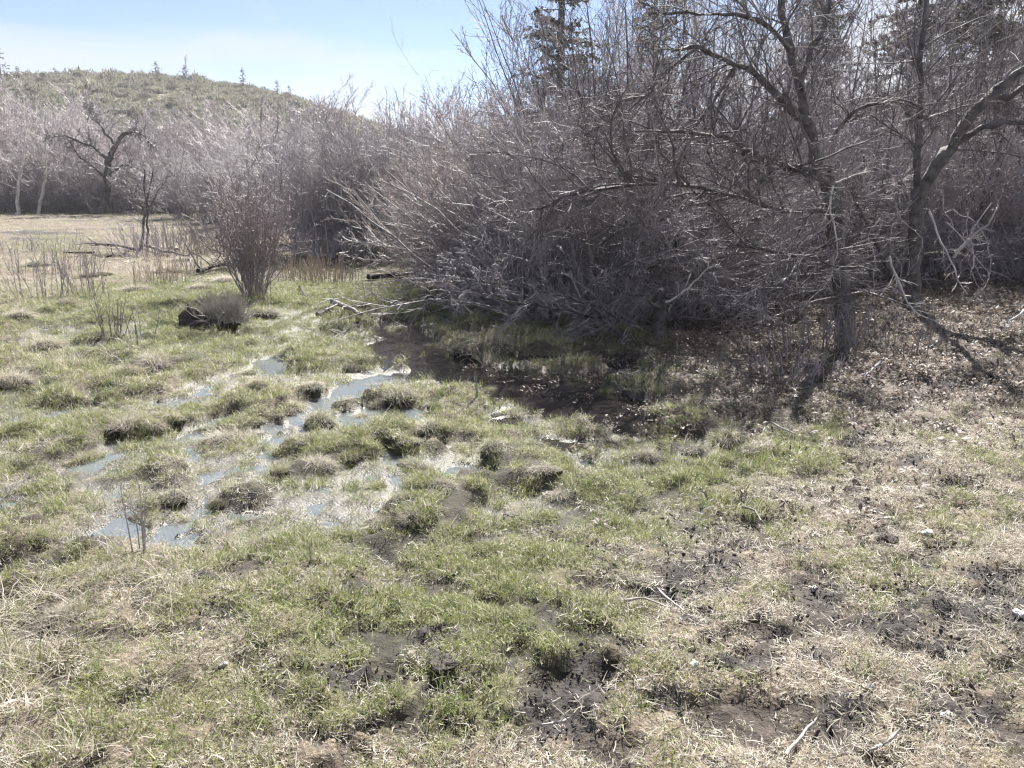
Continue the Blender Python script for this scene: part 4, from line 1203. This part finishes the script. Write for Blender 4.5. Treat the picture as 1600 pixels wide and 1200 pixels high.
KINDS = {  # mound height, blades: n, lo, hi, width, tilt, bend, dry
    'olive': (.12, 900, .06, .16, .0036, .6, .28, .5), 'tan': (.11, 900, .08, .20, .0036, .75, .30, .93), 'dark': (.12, 760, .06, .17, .0034, .85, .30, .75),
    'green': (.085, 860, .05, .15, .0034, .40, .24, .15), 'low': (.06, 520, .05, .12, .0034, .8, .26, .85)}
protos = {}
for kd, (hg, n, lo, hi, wd, tl, bn, dr_) in KINDS.items():
    for v in range(4):
        sd = 1000 + len(protos) * 7
        r = link('grass_tussock', mesh_from('tussock_mound', *mound_geo(sd, .155, hg), M['peat'], None, True))
        tag(r, 'x', 'tussock')
        q1 = tuss_blades(sd + 1, int(n * .8), .215, hg, lo, hi, wd, tl, bn, dr_)
        q2 = tuss_blades(sd + 2, int(n * .3), .16, hg, lo * 1.5, hi * 1.7, wd * .9, tl * 1.25, bn * 1.3, .93)
        g9 = np.random.default_rng(sd + 3); off = g9.normal(0, .05, 2)
        q2[0][:, :2] += off
        V, F, A = merge_blades([q1, q2])
        b = link('grass', mesh_from('tussock_grass', V, F, M['blade'], A), r); b['kind'] = 'stuff'
        protos[kd, v] = r

TUSS = [  # px, py of the foot, width in px, kind, label
    (625, 630, 74, 'olive', 'round olive tussock with a dark peat face standing in the main pool'),
    (490, 610, 50, 'dark', 'small dark tussock at the upper rim of the main pool'),
    (548, 577, 40, 'dark', 'brown tussock on the strip between the pool and the brook head'),
    (590, 822, 66, 'dark', 'dark muddy hummock with hardly any grass below the pools'),
    (642, 812, 56, 'dark', 'brown tufted hummock touching the dark muddy one'),
    (690, 760, 58, 'dark', 'black faced tussock at the rim of a small oblong pool'),
    (722, 702, 56, 'olive', 'wide olive tussock with dark undercut side near the small blue pool'),
    (768, 704, 56, 'olive', 'olive tussock joined to the wide undercut one'),
    (545, 716, 60, 'green', 'dark green tussock among the middle pools'),
    (497, 730, 54, 'tan', 'tan tussock with upright reddish stems amid the middle pools'),
    (882, 775, 48, 'tan', 'straw tussock standing by itself on the turf below the brook'),
    (1012, 718, 56, 'tan', 'brown topped tussock in the shade at the brook end'),
    (950, 690, 44, 'low', 'low tussock at the muddy tail of the brook'),
    (868, 668, 36, 'tan', 'little straw tuft on the leaf covered mud bar'),
    (765, 618, 36, 'green', 'small green tussock on the leaf strewn bar by the brook'),
    (802, 646, 62, 'green', 'dark green tussock in shade beside the brook'),
    (680, 640, 40, 'green', 'bright green upright tussock between the main pool and the brook'),
    (672, 668, 44, 'olive', 'olive tussock just below the bright green one'),
    (715, 668, 42, 'olive', 'small olive tussock facing the shaded brook shallows'),
    (205, 672, 70, 'tan', 'broad brown tussock with black side in the marsh'),
    (245, 668, 56, 'tan', 'tawny tussock adjoining the broad brown one'),
    (130, 722, 70, 'green', 'bright green flat tussock in the straw of the marsh'),
    (352, 692, 64, 'tan', 'brown tussock beside the small slanting pool'),
    (246, 702, 46, 'green', 'green tuft below the broad brown tussock'),
    (272, 778, 70, 'dark', 'dark tall tussock behind the slender seedling'),
    (404, 604, 48, 'olive', 'olive tuft on the near rim of the upper puddles'),
    (390, 584, 38, 'olive', 'pointed olive tuft above the upper puddles'),
    (240, 578, 70, 'tan', 'long straw heap on the flat beyond the puddles'),
    (205, 582, 46, 'tan', 'straw tuft at the end of the long straw heap'),
    (72, 546, 60, 'tan', 'brown leaning tussock at the meadow edge'),
    (22, 604, 76, 'tan', 'large russet tussock at the border of the picture'),
    (30, 498, 50, 'tan', 'rounded straw mound beside the far strip of turf'),
    (414, 494, 50, 'tan', 'straw tussock under the thin upright sprig'),
    (650, 730, 56, 'olive', 'olive tussock between two bits of open water'),
    (436, 738, 44, 'green', 'yellow green tall tuft before the middle pools'),
    (52, 842, 66, 'green', 'yellow green tall tussock in the near marsh'),
    (288, 820, 40, 'dark', 'small black clump at the water behind the seedling'),
    (1130, 690, 66, 'olive', 'mossy yellow tussock in the shade of the thicket'),
    (950, 622, 42, 'green', 'green tuft standing in the dark brook'),
    (590, 646, 44, 'olive', 'olive tussock at the edge of the main pool next to the dark faced one'),
    (500, 664, 66, 'olive', 'olive hummock at the lower side of the main pool'),
    (455, 648, 56, 'olive', 'yellowish hummock at the narrow end of the main pool'),
    (618, 522, 44, 'green', 'low green tussock beside the brook head'),
    (680, 548, 40, 'olive', 'small olive tuft at the tip of the straw island'),
    (730, 552, 60, 'tan', 'straw covered mound forming the brook island'),
    (775, 548, 70, 'tan', 'russet straw mound under the drooping boughs'),
    (600, 500, 40, 'dark', 'dark cut turf at the head of the brook'),
    (520, 560, 40, 'low', 'low brown tuft in the trodden flat'),
    (480, 690, 40, 'low', 'low yellowish tuft between small puddles'),
    (330, 640, 46, 'tan', 'tawny low tussock between two small pools'),
    (395, 660, 44, 'olive', 'olive tuft in line with the narrow channel'),
    (170, 640, 44, 'olive', 'olive low tuft next to the silver puddles'),
    (100, 690, 40, 'tan', 'small straw tuft in the flattened marsh grass'),
    (270, 660, 40, 'olive', 'olive low tuft behind the tawny tussocks'),
    (310, 745, 50, 'olive', 'olive tussock in front of the slanting pool'),
    (565, 660, 44, 'olive', 'olive tuft between the main pool and the lower strip of water'),
    (415, 855, 56, 'dark', 'dark brown clump at the edge of the near turf'),
    (175, 900, 80, 'tan', 'large reddish straw tussock at the foot of the seedling'),
    (105, 965, 70, 'tan', 'drooping brown tussock above the near mud'),
    (340, 790, 50, 'olive', 'olive tuft by the little puddles behind the seedling'),
    (640, 690, 36, 'low', 'low brown tuft against the small blue pool'),
    (700, 640, 36, 'green', 'dark green tuft just inside the shade line'),
    (560, 1110, 60, 'low', 'low brown trodden tuft in the near turf'),
    (590, 760, 44, 'green', 'fresh green low tuft below the middle pools'),
    (640, 775, 44, 'green', 'fresh green tuft in front of the black faced tussock'),
    (1075, 700, 50, 'low', 'low brown hummock shaded at the edge of the mossy one'),
    (1180, 700, 60, 'low', 'low mossy hummock at the upper end of the green shaded strip'),
    (830, 700, 50, 'olive', 'olive hummock on the near side of the leaf bar'),
    (850, 735, 50, 'low', 'low straw hummock below the leaf bar'),
    (920, 745, 46, 'low', 'small brown hummock in the turf by the shade edge'),
]
for q, (px, py, w) in enumerate([(60, 415, 50), (150, 430, 46), (210, 455, 50), (262, 425, 50), (312, 450, 46), (350, 440, 44), (100, 478, 52), (16, 440, 56), (285, 408, 44)]):
    TUSS.append((px, py, w, 'tan', 'pinkish dry grass clump in the rough strip beyond the green lawn'))
used = set()
for k, (px, py, w, kd, lab) in enumerate(TUSS):
    loc = gp(px, py)
    loc.z = max(loc.z, -.02) - .012
    d = math.hypot(loc.y, CAM_H)
    sc = (w / FPX * d) / .45 * rng.uniform(.8, 1.05)
    key = (kd, k % 4)
    s3 = (sc * rng.uniform(.85, 1.45), sc * rng.uniform(.7, 1.05), sc * rng.uniform(.55, 1.0))
    if key not in used:
        used.add(key); r = protos[key]
        r.location = loc; r.rotation_euler.z = rng.uniform(0, 6.28); r.scale = s3; r['label'] = lab
    else:
        r = copy_thing(protos[key], loc, rng.uniform(0, 6.28), s3, lab)
    if lab.startswith('pinkish dry'): r.scale.z *= .6; r['group'] = 'dry clumps beyond the lawn'
for key, r in protos.items():
    if key not in used:
        for ch in list(r.children): bpy.data.objects.remove(ch)
        bpy.data.objects.remove(r)

# ------------------------------------------------------------------ the black stump with its cap of dead stems
sl = gp(325, 515)
r = link('tree_stump', None, loc=sl); tag(r, 'black rotten stump capped with dry grey stems on the green lawn', 'stump')
V, F = mound_geo(3001, .27, .20)
V = V * np.array([1.15, .6, .75]) + np.random.default_rng(3).normal(0, .014, V.shape)
V[:, 2] += .16 * np.exp(-((V[:, 0] + .22) ** 2 + V[:, 1] ** 2) / .006) * (V[:, 2] > .02)
link('stump_body', mesh_from('stump_body', V, F, M['dark_wood']), r)
g = np.random.default_rng(4)
for k in range(6):
    a = math.pi + g.normal(0, 1.0); l = g.uniform(.12, .3)
    c0 = np.array([math.cos(a) * .28, math.sin(a) * .18, .05])
    pts = np.array([c0, c0 + [math.cos(a) * l * .5, math.sin(a) * l * .5, .0], c0 + [math.cos(a) * l, math.sin(a) * l, -.06]])
    link('root', mesh_from('root', *tubes(pts[None], np.array([.028]), np.array([.008]), 6), M['dark_wood'], None, True), r)
n = 620
az = g.uniform(0, 6.28, n); tl = np.abs(g.normal(0, .55, n))
D = np.stack([np.sin(tl) * np.cos(az), np.sin(tl) * np.sin(az), np.cos(tl)], 1)
P = np.stack([g.normal(.17, .14, n), g.normal(.08, .09, n), np.full(n, .07)], 1)
link('dead_stems', mesh_from('dead_stems', *tubes(grow(P, D, g.uniform(.14, .42, n), 4, .16, -.03, g), np.full(n, .0042), np.full(n, .002), 3), M['dead_wood']), r)['kind'] = 'stuff'

# ------------------------------------------------------------------ logs and fallen branches
def log(label, pts, r0, r1, mat, loc_lift=.03, name='fallen_log', extra=0, seed=0, cat='log'):
    g = np.random.default_rng(seed)
    base = gp(*pts[0])
    P = np.array([np.array(gp(a, b)) + [0, 0, loc_lift + r0 * .6] for a, b in pts]) - np.array(base)
    t = np.linspace(0, len(pts) - 1, 3 * (len(pts) - 1) + 1)
    Q = np.stack([np.interp(t, np.arange(len(pts)), P[:, c]) for c in range(3)], 1)
    Q[1:-1] += g.normal(0, .25 * r0, Q[1:-1].shape)
    parts = [tubes(Q[None], np.array([r0]), np.array([r1]), 7)]
    if extra:
        L = np.array([np.linalg.norm(np.diff(Q, axis=0), axis=1).sum()])
        p, d, l, ix, rel = sprout(Q[None], L, extra, .1, 1, .6, .2, .4, g)
        d[:, 2] = np.abs(d[:, 2]) * .6
        parts.append(tubes(grow(p, d, l, 4, .15, 0, g), np.full(extra, r0 * .4), np.full(extra, r1 * .4), 4))
    V, F = join(parts)
    # close the two ends of the main stem
    F = [F, np.array([list(range(7))]), np.array([[len(Q) * 7 - 1 - j for j in range(7)]])]
    o = link(name, mesh_from(name, V, F, M[mat], None, True), loc=base)
    return tag(o, label, cat)
log('bleached split log lying on the turf at the head of the brook', [(520, 480), (545, 490), (566, 503)], .038, .02, 'dead_wood', .05, extra=3, seed=1)
log('short dark branch rotting in the turf beside the bleached log', [(496, 496), (515, 490)], .035, .02, 'dark_wood', .01, extra=2, seed=2)
log('thin black stick leaning in the lawn past the willow bush', [(468, 452), (479, 468)], .022, .015, 'dark_wood', .02, name='fallen_stick', seed=3, cat='stick')
log('long pale branch lying in front of the twin stemmed sapling', [(228, 389), (255, 398), (300, 407)], .045, .02, 'dead_wood', .06, extra=3, seed=4)
log('dark fallen branch pile stretching from the twin stemmed sapling', [(218, 396), (185, 388), (150, 386)], .04, .015, 'dark_wood', .04, extra=9, seed=5)
log('thin dark branch lying nearer than the dark branch pile', [(195, 400), (165, 405), (148, 402)], .03, .012, 'dark_wood', .02, extra=4, seed=6)
log('straight dark pole lying flat on the far turf', [(148, 397), (100, 397)], .028, .018, 'dark_wood', .02, name='fallen_pole', seed=7, cat='pole')
log('dark heap of rotten branches behind the willow bush', [(310, 430), (340, 421), (372, 416)], .045, .02, 'dark_wood', .05, extra=12, seed=8)
log('forked pale stake standing up among the fallen branches', [(277, 394), (271, 384)], .035, .02, 'dead_wood', .05, name='fallen_stick', seed=9, cat='stick')
log('dark log half hidden at the foot of the middle thicket', [(575, 438), (620, 434), (650, 430)], .05, .03, 'dark_wood', .03, extra=4, seed=10)
log('pale straight stick lying diagonally in the dry turf at the bottom', [(1226, 1196), (1252, 1165), (1278, 1134)], .0055, .0045, 'dead_wood', .03, name='fallen_stick', seed=11, cat='stick')
log('second pale stick at the bottom beside the muddy hollow', [(1358, 1190), (1384, 1176), (1406, 1160)], .006, .004, 'dead_wood', .03, name='fallen_stick', seed=12, cat='stick')
log('thin curved twig lying on the dark churned mud', [(975, 950), (1005, 947), (1040, 960)], .006, .003, 'dead_wood', .03, name='fallen_stick', extra=2, seed=13, cat='stick')
log('twig lying across the edge of the churned mud', [(1026, 930), (1048, 952), (1068, 968)], .005, .003, 'dead_wood', .03, name='fallen_stick', seed=14, cat='stick')
log('forked twig over the trodden reeds in the nearest mud patch', [(848, 1150), (872, 1146), (890, 1136)], .006, .003, 'dead_wood', .03, name='fallen_stick', extra=2, seed=15, cat='stick')
log('bent white twig on the turf just beyond the shaded strip', [(1158, 806), (1178, 814), (1188, 824)], .007, .004, 'dead_wood', .03, name='fallen_stick', seed=16, cat='stick')
log('pale straight twig lying in the shaded green strip', [(1203, 670), (1222, 680), (1242, 688)], .008, .005, 'dead_wood', .04, name='fallen_stick', seed=17, cat='stick')
log('grey branch lying on the leaves before the old trunk', [(1375, 575), (1360, 590), (1345, 600)], .014, .006, 'twig_grey', .04, name='fallen_stick', extra=3, seed=18, cat='branch')
log('slanting twig resting on the shaded leaves by the brook', [(1000, 590), (980, 596), (965, 602)], .009, .005, 'dead_wood', .05, name='fallen_stick', seed=19, cat='stick')

# ------------------------------------------------------------------ stones, dung
def pebble(label, px, py, size, mat, seed, name='stone', cat='stone', flat_=.55):
    V, F = mound_geo(seed, size, size * flat_, .3)
    g = np.random.default_rng(seed)
    V[:, 2] = np.maximum(V[:, 2], -.010) + g.normal(0, size * .05, len(V)); V[:, 0] *= g.uniform(.8, 1.3)
    l = gp(px, py)
    o = link(name, mesh_from(name, V, F, M[mat], None, True), loc=(l.x, l.y, l.z + .006))
    o.rotation_euler.z = g.uniform(0, 6)
    return tag(o, label, cat)
pebble('white stone at the end of the dark mud by the picture border', 1594, 964, .024, 'stone', 1)
pebble('small white pebble alone in the near green turf', 348, 1043, .012, 'stone', 2)
pebble('dark grey flat stone in the dry turf at the bottom', 1360, 1079, .014, 'grey_stone', 3)
pebble('pale stone near the bottom beside the trodden reeds', 912, 1196, .014, 'stone', 4)
pebble('pale chip at the upper rim of the dark mud', 1270, 924, .014, 'stone', 5)
pebble('pale stone in the dry grass under the grey one', 1480, 1122, .020, 'stone', 6)
pebble('white pebble on the turf close to the two mud hollows', 1085, 1042, .014, 'stone', 7)
pebble('pale stone lying among clods on the dry bank', 1450, 836, .024, 'stone', 8)
pebble('white chip by the long dark scrape on the bank', 1470, 689, .022, 'stone', 9)
pebble('ringed dark cow pat in the near green turf', 690, 1036, .060, 'clod', 10, 'cow_pat', 'dung', .22)
pebble('small dark clod of dung behind the ringed cow pat', 607, 1062, .022, 'clod', 11, 'cow_pat', 'dung', .5)
pebble('dark dung lump standing by itself on the bank turf', 1385, 848, .045, 'clod', 12, 'cow_pat', 'dung', .5)

# ------------------------------------------------------------------ thin air between the camera and the hill
hzm, n, l, out = new_mat('thin_haze')
pv = n.new('ShaderNodeVolumePrincipled')
pv.inputs['Color'].default_value = (.93, .94, 1.0, 1)
pv.inputs['Density'].default_value = 0.00045
pv.inputs['Anisotropy'].default_value = .3
l.new(pv.outputs[0], out.inputs['Volume'])
bx = np.array([(x, y, z) for z in (-4, 34) for y in (-12, 720) for x in (-1300, 1300)], float)
tag(link('haze', mesh_from('haze', bx, np.array([(0, 2, 3, 1), (4, 5, 7, 6), (0, 1, 5, 4), (2, 6, 7, 3), (0, 4, 6, 2), (1, 3, 7, 5)]), hzm)), kind='stuff')
